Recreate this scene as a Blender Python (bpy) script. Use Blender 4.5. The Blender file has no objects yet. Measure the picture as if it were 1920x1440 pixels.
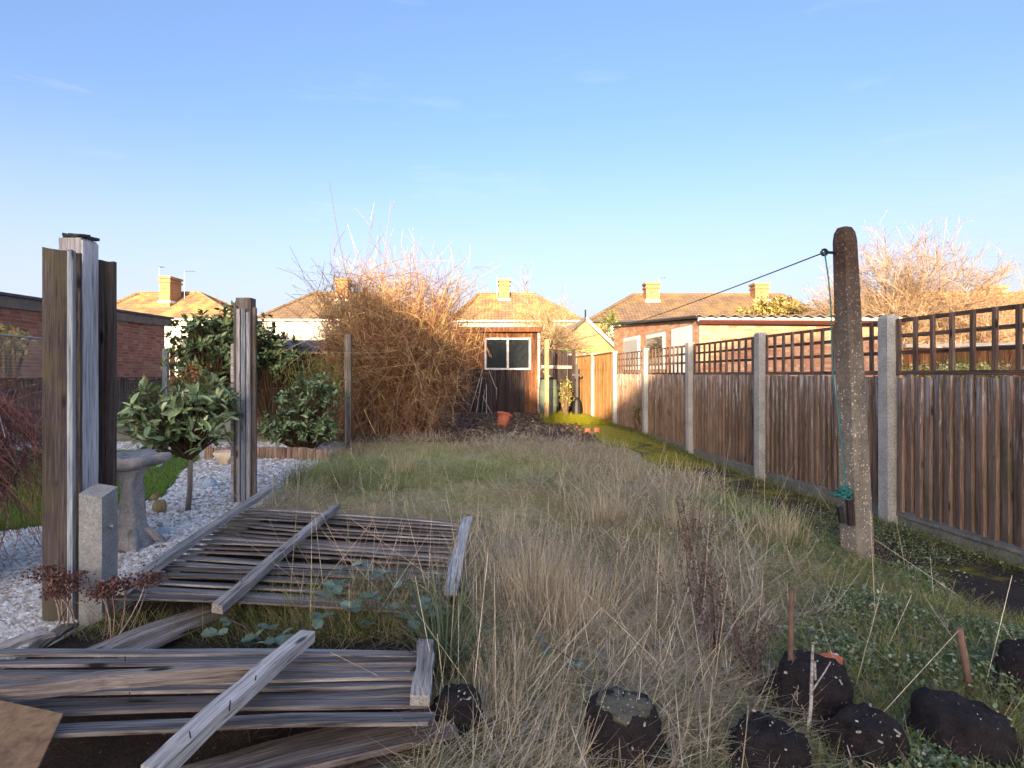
import bpy, math, random
import numpy as np
from mathutils import Vector, Matrix, noise
rnd = random.Random(7)
rg = np.random.default_rng(11)
R = math.radians
PI = math.pi
sc = bpy.context.scene
col = sc.collection

# ------------------------------------------------------------------ camera, sky, sun, exposure
F, HC, HOR = 1080.0, 1.093, 702.0
cam_d = bpy.data.cameras.new('camera'); cam = bpy.data.objects.new('camera', cam_d); col.objects.link(cam)
cam.location = (0, 0, HC); cam.rotation_euler = (R(90), 0, 0)
cam_d.sensor_width = 36; cam_d.lens = 36 * F / 1920; cam_d.shift_y = -18 / 1920
cam_d.clip_start = 0.05; cam_d.clip_end = 1500
sc.camera = cam
SUN_A, SUN_E = 10.0, 7.3
world = bpy.data.worlds.new('World'); sc.world = world; world.use_nodes = True
wn = world.node_tree; wn.nodes.clear()
sky = wn.nodes.new('ShaderNodeTexSky'); sky.sky_type = 'NISHITA'; sky.sun_disc = False
sky.sun_elevation = R(SUN_E); sky.sun_rotation = R(180 + SUN_A); sky.altitude = 0
sky.air_density = 0.7; sky.dust_density = 6.0; sky.ozone_density = 1.9
bg = wn.nodes.new('ShaderNodeBackground'); bg.inputs[1].default_value = 0.15
wo = wn.nodes.new('ShaderNodeOutputWorld')
# a few thin wisps of cirrus, fixed in the sky
tc = wn.nodes.new('ShaderNodeTexCoord'); mp = wn.nodes.new('ShaderNodeMapping'); mp.inputs['Scale'].default_value = (1.6, 1.6, 9)
nz = wn.nodes.new('ShaderNodeTexNoise'); nz.inputs['Scale'].default_value = 2.2; nz.inputs['Detail'].default_value = 6; nz.inputs['Roughness'].default_value = .6
rm = wn.nodes.new('ShaderNodeMapRange'); rm.inputs[1].default_value = .60; rm.inputs[2].default_value = .95; rm.inputs[4].default_value = .30
mx = wn.nodes.new('ShaderNodeMixRGB'); mx.inputs[2].default_value = (2.0, 2.05, 2.15, 1)
wn.links.new(tc.outputs['Generated'], mp.inputs[0]); wn.links.new(mp.outputs[0], nz.inputs[0]); wn.links.new(nz.outputs[0], rm.inputs[0])
wn.links.new(rm.outputs[0], mx.inputs[0]); wn.links.new(sky.outputs[0], mx.inputs[1])
hs = wn.nodes.new('ShaderNodeSeparateXYZ'); wn.links.new(tc.outputs['Generated'], hs.inputs[0])
hr = wn.nodes.new('ShaderNodeMapRange'); hr.interpolation_type = 'SMOOTHSTEP'; wn.links.new(hs.outputs[2], hr.inputs[0])
hr.inputs[1].default_value = -.12; hr.inputs[2].default_value = .42; hr.inputs[3].default_value = .95; hr.inputs[4].default_value = 0
hm = wn.nodes.new('ShaderNodeMixRGB'); hm.blend_type = 'LIGHTEN'; hm.inputs[2].default_value = (1.75, 1.86, 1.95, 1); wn.links.new(hr.outputs[0], hm.inputs[0]); wn.links.new(mx.outputs[0], hm.inputs[1])
tn = wn.nodes.new('ShaderNodeMixRGB'); tn.blend_type = 'MULTIPLY'; tn.inputs[0].default_value = 1; tn.inputs[2].default_value = (.965, .93, .985, 1); wn.links.new(hm.outputs[0], tn.inputs[1])
wn.links.new(tn.outputs[0], bg.inputs[0]); wn.links.new(bg.outputs[0], wo.inputs[0])
sd = bpy.data.lights.new('sun', 'SUN'); sd.energy = 3.6; sd.angle = R(0.5); sd.color = (1.0, 0.74, 0.45)
sun = bpy.data.objects.new('sun', sd); col.objects.link(sun)
ldir = Vector((math.sin(R(SUN_A)) * math.cos(R(SUN_E)), math.cos(R(SUN_A)) * math.cos(R(SUN_E)), -math.sin(R(SUN_E))))
sun.rotation_euler = ldir.to_track_quat('-Z', 'Y').to_euler()
sun.location = (-10, -30, 20)
sc.render.engine = 'CYCLES'
vs = sc.view_settings; vs.view_transform = 'Standard'; vs.look = 'None'; vs.gamma = 1; vs.exposure = 2.08; vs.use_curve_mapping = False
sc.render.resolution_x = 1024; sc.render.resolution_y = 768
sc.cycles.max_bounces = 5; sc.cycles.diffuse_bounces = 3; sc.cycles.transparent_max_bounces = 6

# ------------------------------------------------------------------ helpers
def P(px, py, Z): return Vector(((px - 960) / F * Z, Z, HC - (py - HOR) / F * Z))
def H(px, py, z=0.0):
    Z = F * (HC - z) / (py - HOR); return Vector(((px - 960) / F * Z, Z, z))
def sstep(a, b, x):
    t = np.clip((x - a) / (b - a), 0, 1); return t * t * (3 - 2 * t)
def fence_x(y): return 3.64 - 0.111 * y
def gh(x, y):
    x = np.asarray(x, float); y = np.asarray(y, float)
    d = fence_x(y) - x
    drop = -0.13 * (1 - sstep(.4, 1.7, d)) * (1 - sstep(7, 11, y))
    inside = sstep(.0, .6, x - (-1.55 - .13 * y)) * (1 - sstep(12, 14, y)) * sstep(.3, 1.2, d)
    lump = .035 * np.sin(x * 2.1 + 1.3 * np.sin(y * 1.1)) * np.sin(y * 1.7 + x) + .02 * np.sin(x * 5 + y * 3) * np.sin(y * 4.3)
    return drop + lump * inside
WO = {}
def tag(o, label=None, cat=None, group=None, kind=None):
    if label: o['label'] = label
    if cat: o['category'] = cat
    if group: o['group'] = group
    if kind: o['kind'] = kind
    return o
def thing(name, label, cat, loc, group=None):
    o = bpy.data.objects.new(name, None); col.objects.link(o); o.location = loc; o.empty_display_size = .1
    WO[o.name] = Vector(loc); return tag(o, label, cat, group)
def link(me, name, parent=None, M=None, loc=None):
    o = bpy.data.objects.new(name, me); col.objects.link(o)
    if M is None: M = Matrix.Translation(Vector(loc) if loc is not None else Vector((0, 0, 0)))
    WO[o.name] = M.to_translation().copy()
    if parent is not None:
        o.parent = parent
        pm = PM.get(parent.name)
        base = pm if pm is not None else Matrix.Translation(WO[parent.name])
        L = base.inverted() @ M
    else: L = M
    o.matrix_basis = L
    PM[o.name] = M.copy()
    return o
PM = {}
class MB:
    def __init__(s): s.v = []; s.f = []
    def add(s, vs, fs):
        n = len(s.v); s.v += [tuple(p) for p in vs]; s.f += [tuple(i + n for i in f) for f in fs]; return s
    def box(s, c, size, M=None):
        x, y, z = [k / 2 for k in size]; c = Vector(c)
        vs = [Vector((i * x, j * y, k * z)) for i in (-1, 1) for j in (-1, 1) for k in (-1, 1)]
        if M is not None: vs = [M @ p for p in vs]
        return s.add([c + p for p in vs], [(0, 1, 3, 2), (4, 6, 7, 5), (0, 4, 5, 1), (2, 3, 7, 6), (0, 2, 6, 4), (1, 5, 7, 3)])
    def beam(s, p0, p1, w, t, up=(0, 0, 1)):
        p0 = Vector(p0); p1 = Vector(p1); d = (p1 - p0).normalized(); u = Vector(up)
        sd_ = d.cross(u).normalized(); u = sd_.cross(d).normalized()
        vs = []
        for p in (p0, p1):
            for a, b in ((-1, -1), (1, -1), (1, 1), (-1, 1)): vs.append(p + sd_ * a * w / 2 + u * b * t / 2)
        return s.add(vs, [(0, 1, 2, 3)[::-1], (4, 5, 6, 7), (0, 4, 5, 1)[::-1], (1, 5, 6, 2)[::-1], (2, 6, 7, 3)[::-1], (3, 7, 4, 0)[::-1]])
    def tube(s, pts, rad, n=6, cap=True):
        pts = [Vector(p) for p in pts]
        if not hasattr(rad, '__len__'): rad = [rad] * len(pts)
        rings = []
        for i, p in enumerate(pts):
            d = (pts[min(i + 1, len(pts) - 1)] - pts[max(i - 1, 0)]).normalized()
            a = d.cross(Vector((0, 0, 1)) if abs(d.z) < .9 else Vector((1, 0, 0))).normalized(); b = d.cross(a)
            rings.append([p + (a * math.cos(2 * PI * k / n) + b * math.sin(2 * PI * k / n)) * rad[i] for k in range(n)])
        fs = []
        for i in range(len(pts) - 1):
            for k in range(n):
                k2 = (k + 1) % n; fs.append((i * n + k, (i + 1) * n + k, (i + 1) * n + k2, i * n + k2))
        if cap: fs.append(tuple(range(n))); fs.append(tuple((len(pts) - 1) * n + k for k in range(n))[::-1])
        return s.add([q for r in rings for q in r], fs)
    def lathe(s, prof, c, n=20, wob=0, seed=0):
        vs = []; c = Vector(c)
        for r, z in prof:
            for k in range(n):
                a = 2 * PI * k / n
                w = 1 + wob * noise.noise(Vector((math.cos(a) * 1.5 + seed, math.sin(a) * 1.5, z * 7)))*1.6 if wob else 1
                vs.append(c + Vector((r * w * math.cos(a), r * w * math.sin(a), z)))
        fs = []
        for i in range(len(prof) - 1):
            for k in range(n):
                k2 = (k + 1) % n; fs.append((i * n + k, i * n + k2, (i + 1) * n + k2, (i + 1) * n + k))
        fs.append(tuple(range(n))[::-1]); fs.append(tuple((len(prof) - 1) * n + k for k in range(n)))
        return s.add(vs, fs)
    def mesh(s, name, m, smooth=False):
        me = bpy.data.meshes.new(name); me.from_pydata(s.v, [], s.f); me.update()
        if smooth: me.polygons.foreach_set('use_smooth', [True] * len(me.polygons))
        if m: me.materials.append(m)
        return me
    def build(s, name, m, parent=None, smooth=False, jit=0):
        vs = [Vector(p) for p in s.v]
        lo = [min(p[i] for p in vs) for i in range(3)]; hi = [max(p[i] for p in vs) for i in range(3)]
        c = Vector(((lo[0] + hi[0]) / 2, (lo[1] + hi[1]) / 2, lo[2]))
        s.v = [tuple(p - c) for p in vs]
        return link(s.mesh(name, m, smooth), name, parent, Matrix.Translation(c))
def jitter(mb, amp, sc_=12, start=0, seed=0.0):
    for i in range(start, len(mb.v)):
        p = Vector(mb.v[i]); q = p * sc_ + Vector((seed, seed * 1.7, 0))
        mb.v[i] = tuple(p + Vector(noise.noise_vector(q)) * amp + Vector(noise.noise_vector(q * 2.7)) * amp * .5)
    return mb
def np_mesh(name, V, Q, m, C=None, smooth=False):
    """V (n,3) vertices, Q (k,4) quads, C (n,3) colours; one mesh built straight from arrays"""
    me = bpy.data.meshes.new(name)
    k = Q.shape[1]
    me.vertices.add(len(V)); me.vertices.foreach_set('co', V.astype(np.float32).ravel())
    me.loops.add(Q.size); me.loops.foreach_set('vertex_index', Q.astype(np.int32).ravel())
    me.polygons.add(len(Q)); me.polygons.foreach_set('loop_start', np.arange(0, Q.size, k, dtype=np.int32))
    me.polygons.foreach_set('loop_total', np.full(len(Q), k, dtype=np.int32))
    if smooth: me.polygons.foreach_set('use_smooth', np.ones(len(Q), bool))
    me.update(calc_edges=True)
    if C is not None:
        a = me.color_attributes.new('Col', 'FLOAT_COLOR', 'POINT')
        c4 = np.ones((len(V), 4), np.float32); c4[:, :3] = C; a.data.foreach_set('color', c4.ravel())
    me.materials.append(m); return me
def ribbons(root, head, lean, curl, L, W, C, segs=3, taper=.8, clipg=True, twist=None):
    N = len(root); pts = np.zeros((N, segs + 1, 3)); pts[:, 0] = root
    hx, hy = np.cos(head), np.sin(head)
    for k in range(1, segs + 1):
        t = lean + curl * ((k - .5) / segs); st = L / segs
        pts[:, k, 0] = pts[:, k - 1, 0] + np.sin(t) * hx * st
        pts[:, k, 1] = pts[:, k - 1, 1] + np.sin(t) * hy * st
        pts[:, k, 2] = pts[:, k - 1, 2] + np.cos(t) * st
    if clipg: pts[:, :, 2] = np.maximum(pts[:, :, 2], root[:, None, 2] + .004 + .02 * rg.random((N, 1)))
    w = (1 - np.linspace(0, 1, segs + 1) ** 2 * taper)[None, :, None] * W[:, None, None] / 2
    a = head + PI / 2 + (rg.normal(0, .8, N) if twist is None else twist)
    side = np.stack([np.cos(a), np.sin(a), np.zeros(N)], 1)[:, None, :]
    V = np.stack([pts - side * w, pts + side * w], 2).reshape(-1, 3)
    b = (np.arange(N) * 2 * (segs + 1))[:, None] + (np.arange(segs) * 2)[None, :]
    Q = np.stack([b, b + 1, b + 3, b + 2], -1).reshape(-1, 4)
    shade = np.repeat(C, 2 * (segs + 1), 0)
    return V, Q, shade
def tubes3(Pt, Rd, C):
    """many thin three sided stems, Pt (N,K,3), Rd (N,K)"""
    N, K, _ = Pt.shape
    T = np.zeros_like(Pt); T[:, 1:-1] = Pt[:, 2:] - Pt[:, :-2]; T[:, 0] = Pt[:, 1] - Pt[:, 0]; T[:, -1] = Pt[:, -1] - Pt[:, -2]
    T /= np.linalg.norm(T, axis=2, keepdims=True) + 1e-9
    ref = np.where(np.abs(T[:, :, 2:3]) > .9, np.array([1., 0, 0]), np.array([0, 0, 1.]))
    A = np.cross(T, ref); A /= np.linalg.norm(A, axis=2, keepdims=True) + 1e-9; B = np.cross(T, A)
    V = np.stack([Pt + (A * math.cos(2 * PI * k / 3) + B * math.sin(2 * PI * k / 3)) * Rd[:, :, None] for k in range(3)], 2)
    b = (np.arange(N) * K * 3)[:, None, None] + (np.arange(K - 1) * 3)[None, :, None]
    k = np.arange(3)[None, None, :]; k2 = (k + 1) % 3
    Q = np.stack([b + k, b + 3 + k, b + 3 + k2, b + k2], -1).reshape(-1, 4)
    return V.reshape(-1, 3), Q, np.repeat(C, K * 3, 0)
def join(*parts):
    V, Q, C = [], [], []; n = 0
    for v, q, c in parts: V.append(v); Q.append(q + n); C.append(c); n += len(v)
    return np.concatenate(V), np.concatenate(Q), np.concatenate(C)
def grow(Pp, M, l0, l1, ang, up, K=5, droop=0, t0=.25, bend=.25):
    N, Kp, _ = Pp.shape; i = rg.integers(0, N, M); t = t0 + (1 - t0) * rg.random(M)
    u = t * (Kp - 1); k = np.minimum(u.astype(int), Kp - 2); fr = (u - k)[:, None]
    pos = Pp[i, k] * (1 - fr) + Pp[i, k + 1] * fr
    tan = Pp[i, k + 1] - Pp[i, k]; tan /= np.linalg.norm(tan, axis=1, keepdims=True) + 1e-9
    d = tan + ang * rg.normal(0, 1, (M, 3)); d[:, 2] += up; d /= np.linalg.norm(d, axis=1, keepdims=True)
    L = (l0 + (l1 - l0) * rg.random(M))[:, None, None]; s = np.linspace(0, 1, K)[None, :, None]
    bd = rg.normal(0, bend, (M, 1, 3)); bd[:, :, 2] -= droop
    return pos[:, None, :] + d[:, None, :] * L * s + bd * L * s * s
def taperR(N, K, r0, r1): return np.linspace(1, r1 / r0, K)[None, :] * (r0 * (.7 + .6 * rg.random((N, 1))))
def pal(N, *cs, j=.15):
    cs = np.array(cs, float); c = cs[rg.integers(0, len(cs), N)]; return np.clip(c * (1 + rg.normal(0, j, (N, 1))), .003, .95)
def leaves6(pos, d, nrm, L, Wd, C, fold=.25, droop=.15):
    """folded pointed leaves, 6 verts 4 quads->2 quads each side"""
    N = len(pos); d = d / (np.linalg.norm(d, axis=1, keepdims=True) + 1e-9)
    s = np.cross(d, nrm); s /= np.linalg.norm(s, axis=1, keepdims=True) + 1e-9; n = np.cross(s, d)
    L = L[:, None]; Wd = Wd[:, None]
    p0 = pos; pt = pos + d * L - n * L * droop
    m1 = pos + d * L * .33; m2 = pos + d * L * .7 - n * L * droop * .45
    a1 = m1 + s * Wd * .48 + n * Wd * fold; b1 = m1 - s * Wd * .48 + n * Wd * fold
    a2 = m2 + s * Wd * .42 + n * Wd * fold; b2 = m2 - s * Wd * .42 + n * Wd * fold
    V = np.stack([p0, m1, m2, pt, a1, a2, b1, b2], 1).reshape(-1, 3)
    b = (np.arange(N) * 8)[:, None]
    Q = np.concatenate([b + np.array([[0, 1, 4, 4]]), b + np.array([[1, 2, 5, 4]]), b + np.array([[2, 3, 5, 5]]),
                        b + np.array([[0, 6, 1, 1]]), b + np.array([[1, 6, 7, 2]]), b + np.array([[2, 7, 3, 3]])])
    # degenerate quads avoided by triangulating everything
    T = np.concatenate([b + np.array([[0, 1, 4]]), b + np.array([[1, 2, 5]]), b + np.array([[1, 5, 4]]), b + np.array([[2, 3, 5]]),
                        b + np.array([[0, 6, 1]]), b + np.array([[1, 6, 7]]), b + np.array([[1, 7, 2]]), b + np.array([[2, 7, 3]])])
    return V, T, np.repeat(C, 8, 0)

# ------------------------------------------------------------------ materials
def M_(name):
    m = bpy.data.materials.new(name); m.use_nodes = True; nt = m.node_tree
    return m, nt, nt.nodes['Principled BSDF']
def nd(nt, t, **kw):
    n = nt.nodes.new(t)
    for k, v in kw.items():
        if k.startswith('i_'): n.inputs[k[2:].replace('_', ' ')].default_value = v
        else: setattr(n, k, v)
    return n
def ramp(nt, fac, stops):
    r = nt.nodes.new('ShaderNodeValToRGB'); e = r.color_ramp.elements
    while len(e) > 1: e.remove(e[0])
    e[0].position = stops[0][0]; e[0].color = (*stops[0][1], 1)
    for p, c in stops[1:]:
        x = e.new(p); x.color = (*c, 1)
    nt.links.new(fac, r.inputs[0]); return r.outputs[0]
def mix(nt, fac, a, b, mode='MIX'):
    m = nt.nodes.new('ShaderNodeMixRGB'); m.blend_type = mode
    for i, x in ((0, fac), (1, a), (2, b)):
        if isinstance(x, (int, float)): m.inputs[i].default_value = x
        elif isinstance(x, tuple): m.inputs[i].default_value = (*x, 1)
        else: nt.links.new(x, m.inputs[i])
    return m.outputs[0]
def mth(nt, op, a, b=None, c=None):
    m = nt.nodes.new('ShaderNodeMath'); m.operation = op
    for i, x in enumerate((a, b, c)):
        if x is None: continue
        if isinstance(x, (int, float)): m.inputs[i].default_value = x
        else: nt.links.new(x, m.inputs[i])
    return m.outputs[0]
def rndcoord(nt, scale=(1, 1, 1), obj=True):
    t = nt.nodes.new('ShaderNodeTexCoord'); oi = nt.nodes.new('ShaderNodeObjectInfo')
    mp = nt.nodes.new('ShaderNodeMapping'); mp.inputs['Scale'].default_value = scale
    va = nt.nodes.new('ShaderNodeVectorMath'); va.operation = 'ADD'
    sc_ = nt.nodes.new('ShaderNodeVectorMath'); sc_.operation = 'SCALE'; sc_.inputs[3].default_value = 37.0
    cx = nt.nodes.new('ShaderNodeCombineXYZ')
    nt.links.new(oi.outputs['Random'], cx.inputs[0]); nt.links.new(oi.outputs['Random'], cx.inputs[1]); nt.links.new(oi.outputs['Random'], cx.inputs[2])
    nt.links.new(cx.outputs[0], sc_.inputs[0])
    nt.links.new(t.outputs['Object'], mp.inputs[0]); nt.links.new(mp.outputs[0], va.inputs[0]); nt.links.new(sc_.outputs[0], va.inputs[1])
    return va.outputs[0], oi.outputs['Random'], t
def noi(nt, vec, scale, detail=5, rough=.6, dist=0):
    n = nt.nodes.new('ShaderNodeTexNoise'); n.inputs['Scale'].default_value = scale; n.inputs['Detail'].default_value = detail
    n.inputs['Roughness'].default_value = rough; n.inputs['Distortion'].default_value = dist
    if vec is not None: nt.links.new(vec, n.inputs['Vector'])
    return n.outputs[0]
def bump(nt, b, h, strength=.5, dist=.01):
    n = nt.nodes.new('ShaderNodeBump'); n.inputs['Strength'].default_value = strength; n.inputs['Distance'].default_value = dist
    nt.links.new(h, n.inputs['Height']); nt.links.new(n.outputs[0], b.inputs['Normal'])
def wood(name, dark, mid, light, axis=0, rough=.85, streak=None, moss=None, fine=130, var=.35, knots=True):
    m, nt, b = M_(name)
    s = [fine, fine, fine]; s[axis] = fine * .03
    v, rn, t = rndcoord(nt, tuple(s))
    g = noi(nt, v, 1.0, 6, .7)
    s2 = [9, 9, 9]; s2[axis] = 1.2
    v2, _, _ = rndcoord(nt, tuple(s2)); g2 = noi(nt, v2, 1.0, 4, .6, .6)
    f = mth(nt, 'ADD', mth(nt, 'MULTIPLY', g, .6), mth(nt, 'MULTIPLY', g2, .4))
    crk = ramp(nt, g, [(.36, (1, 1, 1)), (.42, (0, 0, 0))])
    c = ramp(nt, f, [(.38, dark), (.5, mid), (.62, light)])
    c = mix(nt, mth(nt, 'MULTIPLY', crk, .7), c, tuple(x * .4 for x in dark))
    k = mth(nt, 'ADD', 1 - var / 2, mth(nt, 'MULTIPLY', rn, var))
    cc = nt.nodes.new('ShaderNodeCombineXYZ')
    for i in range(3): nt.links.new(k, cc.inputs[i])
    c = mix(nt, 1.0, c, cc.outputs[0], 'MULTIPLY')
    if knots:
        s3 = [11, 11, 11]; s3[axis] = 3.2
        v3, _, _ = rndcoord(nt, tuple(s3)); vo = nt.nodes.new('ShaderNodeTexVoronoi'); nt.links.new(v3, vo.inputs['Vector']); vo.inputs['Scale'].default_value = 1
        kk = ramp(nt, vo.outputs[0], [(.07, (1, 1, 1)), (.15, (0, 0, 0))]); c = mix(nt, kk, c, tuple(x * .5 for x in dark))
    if streak:
        s4 = [45, 45, 45]; s4[axis] = 3
        v4, _, _ = rndcoord(nt, tuple(s4)); g4 = noi(nt, v4, 1.0, 5, .75)
        sep = nt.nodes.new('ShaderNodeSeparateXYZ'); nt.links.new(t.outputs['Object'], sep.inputs[0])
        h = nd(nt, 'ShaderNodeMapRange'); nt.links.new(sep.outputs[axis], h.inputs[0]); h.inputs[1].default_value = streak[1]; h.inputs[2].default_value = streak[2]
        h.inputs[3].default_value = -.05; h.inputs[4].default_value = .15
        fac = ramp(nt, mth(nt, 'ADD', g4, h.outputs[0]), [(.62, (0, 0, 0)), (.70, (1, 1, 1))])
        c = mix(nt, mth(nt, 'MULTIPLY', fac, .65), c, streak[0])
    if moss:
        v5, _, _ = rndcoord(nt, (3, 3, 3)); g5 = noi(nt, v5, 1.0, 5, .7)
        c = mix(nt, ramp(nt, g5, [(.5, (0, 0, 0)), (.68, (.6, .6, .6))]), c, moss)
    nt.links.new(c, b.inputs['Base Color']); b.inputs['Roughness'].default_value = rough; b.inputs['Specular IOR Level'].default_value = .25
    bump(nt, b, f, .75, .006)
    return m
def rough_mat(name, c0, c1, scale=8, rough=.9, spec=None, bmp=.4, dist=.01, speck=None, obj=True, gloss=.3, c2=None):
    m, nt, b = M_(name)
    v, rn, t = rndcoord(nt)
    n1 = noi(nt, v, scale, 8, .65); c = ramp(nt, n1, [(.35, c0), (.65, c1)] + ([(.8, c2)] if c2 else []))
    n2 = noi(nt, v, scale * 12, 3, .7)
    c = mix(nt, .35, c, ramp(nt, n2, [(.3, tuple(x * .4 for x in c0)), (.7, tuple(min(1, x * 1.5) for x in c1))]))
    if speck:
        vo = nt.nodes.new('ShaderNodeTexVoronoi'); nt.links.new(v, vo.inputs['Vector']); vo.inputs['Scale'].default_value = speck[1]
        sel = nt.nodes.new('ShaderNodeSeparateColor'); nt.links.new(vo.outputs['Color'], sel.inputs[0])
        thr = mth(nt, 'MULTIPLY', mth(nt, 'LESS_THAN', vo.outputs['Distance'], speck[2]), mth(nt, 'GREATER_THAN', sel.outputs[0], speck[3]))
        c = mix(nt, thr, c, speck[0])
    nt.links.new(c, b.inputs['Base Color']); b.inputs['Roughness'].default_value = rough; b.inputs['Specular IOR Level'].default_value = gloss
    bump(nt, b, mth(nt, 'ADD', n1, mth(nt, 'MULTIPLY', n2, .5)), bmp, dist)
    return m
def colmat(name, rough=.8, spec=.2, trans=0.0, nzs=30, ao=False):
    """plant matter: colour per blade, twig or leaf from the mesh, with fine noise"""
    m, nt, b = M_(name)
    a = nt.nodes.new('ShaderNodeAttribute'); a.attribute_name = 'Col'
    t = nt.nodes.new('ShaderNodeTexCoord'); n1 = noi(nt, t.outputs['Object'], nzs, 3, .6)
    c = mix(nt, 1.0, a.outputs['Color'], ramp(nt, n1, [(.3, (.7, .7, .7)), (.7, (1.15, 1.15, 1.15))]), 'MULTIPLY')
    nt.links.new(c, b.inputs['Base Color']); b.inputs['Roughness'].default_value = rough; b.inputs['Specular IOR Level'].default_value = spec
    if trans:
        tr = nt.nodes.new('ShaderNodeBsdfTranslucent'); nt.links.new(c, tr.inputs[0]); ms = nt.nodes.new('ShaderNodeMixShader'); ms.inputs[0].default_value = trans
        nt.links.new(b.outputs[0], ms.inputs[1]); nt.links.new(tr.outputs[0], ms.inputs[2]); nt.links.new(ms.outputs[0], nt.nodes['Material Output'].inputs[0])
    return m
def flat(name, c, rough=.6, spec=.4, metal=0, nz_=.15):
    m, nt, b = M_(name); v, rn, t = rndcoord(nt)
    n = noi(nt, v, 14, 5, .7)
    nt.links.new(ramp(nt, n, [(.3, tuple(x * (1 - nz_) for x in c)), (.7, tuple(min(1, x * (1 + nz_)) for x in c))]), b.inputs['Base Color'])
    b.inputs['Roughness'].default_value = rough; b.inputs['Specular IOR Level'].default_value = spec; b.inputs['Metallic'].default_value = metal
    return m
def brick_mat(name, cs, rough=.9):
    m, nt, b = M_(name)
    g = nt.nodes.new('ShaderNodeNewGeometry'); oi = nt.nodes.new('ShaderNodeObjectInfo')
    r_ = mth(nt, 'FRACT', mth(nt, 'ADD', g.outputs['Random Per Island'], mth(nt, 'MULTIPLY', oi.outputs['Random'], 7.31)))
    c = ramp(nt, r_, [(i / (len(cs) - 1), x) for i, x in enumerate(cs)])
    v, _, t = rndcoord(nt); n = noi(nt, v, 40, 5, .7)
    c = mix(nt, .5, c, mix(nt, 1.0, c, ramp(nt, n, [(.3, (.45, .45, .45)), (.7, (1.4, 1.4, 1.4))]), 'MULTIPLY'))
    nt.links.new(c, b.inputs['Base Color']); b.inputs['Roughness'].default_value = rough; b.inputs['Specular IOR Level'].default_value = .2
    bump(nt, b, n, .5, .004); return m
def course_mat(name, c1, c2, mort, sx, sz, moss=None, tile=False, bdist=.03):
    """far brickwork or roof tiles whose pieces are only a few pixels across"""
    m, nt, b = M_(name); t = nt.nodes.new('ShaderNodeTexCoord')
    g = nt.nodes.new('ShaderNodeNewGeometry')
    sep = nt.nodes.new('ShaderNodeSeparateXYZ'); nt.links.new(t.outputs['Object'], sep.inputs[0])
    sn = nt.nodes.new('ShaderNodeSeparateXYZ'); nt.links.new(g.outputs['True Normal'], sn.inputs[0])
    side = mth(nt, 'GREATER_THAN', mth(nt, 'ABSOLUTE', sn.outputs[0]), mth(nt, 'ABSOLUTE', sn.outputs[1]))
    hx = mth(nt, 'ADD', mth(nt, 'MULTIPLY', sep.outputs[0], mth(nt, 'SUBTRACT', 1, side)), mth(nt, 'MULTIPLY', sep.outputs[1], side))
    cx = nt.nodes.new('ShaderNodeCombineXYZ'); nt.links.new(hx, cx.inputs[0]); nt.links.new(sep.outputs[2], cx.inputs[1])
    br = nt.nodes.new('ShaderNodeTexBrick'); br.offset = 0.0 if moss else .5; nt.links.new(cx.outputs[0], br.inputs['Vector'])
    br.inputs['Scale'].default_value = 1; br.inputs['Brick Width'].default_value = sx; br.inputs['Row Height'].default_value = sz
    br.inputs['Mortar Size'].default_value = sz * .13; br.inputs['Mortar Smooth'].default_value = .3
    br.inputs['Color1'].default_value = (*c1, 1); br.inputs['Color2'].default_value = (*c2, 1); br.inputs['Mortar'].default_value = (*mort, 1)
    n = noi(nt, t.outputs['Object'], 1.1, 8, .7); c = br.outputs[0]
    c = mix(nt, .6, c, mix(nt, 1.0, c, ramp(nt, n, [(.3, (.5, .5, .5)), (.7, (1.4, 1.4, 1.4))]), 'MULTIPLY'))
    if moss: c = mix(nt, ramp(nt, noi(nt, t.outputs['Object'], .55, 5, .65), [(.48, (0, 0, 0)), (.66, (.8, .8, .8))]), c, moss)
    nt.links.new(c, b.inputs['Base Color']); b.inputs['Roughness'].default_value = .9; b.inputs['Specular IOR Level'].default_value = .15
    bump(nt, b, br.outputs['Fac'], .8, -bdist)
    return m

m_wood_grey = wood('weathered_grey_wood', (.05, .04, .034), (.22, .19, .17), (.46, .42, .39), 0)
m_wood_dark = wood('weathered_dark_wood', (.035, .027, .023), (.15, .122, .108), (.33, .285, .26), 0)
m_rail = wood('bleached_rail_wood', (.14, .125, .11), (.38, .345, .315), (.62, .58, .54), 0)
m_white_batten = wood('pale_flaking_wood', (.2, .2, .21), (.42, .42, .43), (.68, .69, .70), 0)
m_white_batten2 = wood('bleached_post_face', (.28, .27, .28), (.52, .51, .54), (.78, .77, .80), 2)
m_board = wood('fence_board_brown', (.10, .06, .042), (.235, .152, .108), (.33, .235, .18), 2, streak=((.58, .54, .54), .1, 1.0), var=.42, moss=(.10, .095, .045))
m_board_sunlit = wood('fence_board_sunlit', (.09, .045, .018), (.22, .115, .045), (.34, .19, .085), 2, var=.35)  # same wood as the brown boards, with sunlight put into the colour
m_trellis = wood('trellis_brown', (.05, .03, .024), (.12, .078, .06), (.24, .17, .14), 0, var=.4)
m_postwood = wood('old_post_wood', (.12, .11, .11), (.36, .33, .33), (.62, .59, .60), 2, var=.2)
m_darkboard = wood('old_fence_board', (.05, .038, .032), (.13, .105, .09), (.26, .22, .19), 2, moss=(.10, .095, .03), var=.3)
m_blueboard = wood('silvery_board_edge', (.13, .145, .165), (.30, .325, .36), (.5, .53, .57), 2)
m_concrete = rough_mat('concrete_post', (.24, .235, .22), (.46, .45, .43), 5, .92, bmp=.6, dist=.004, speck=((.08, .08, .08), 160, .25, .7))
m_conc_moss = rough_mat('mossy_concrete', (.19, .19, .185), (.33, .33, .315), 8, .95, bmp=.7, dist=.005, speck=((.1, .1, .1), 170, .3, .75))
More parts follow.
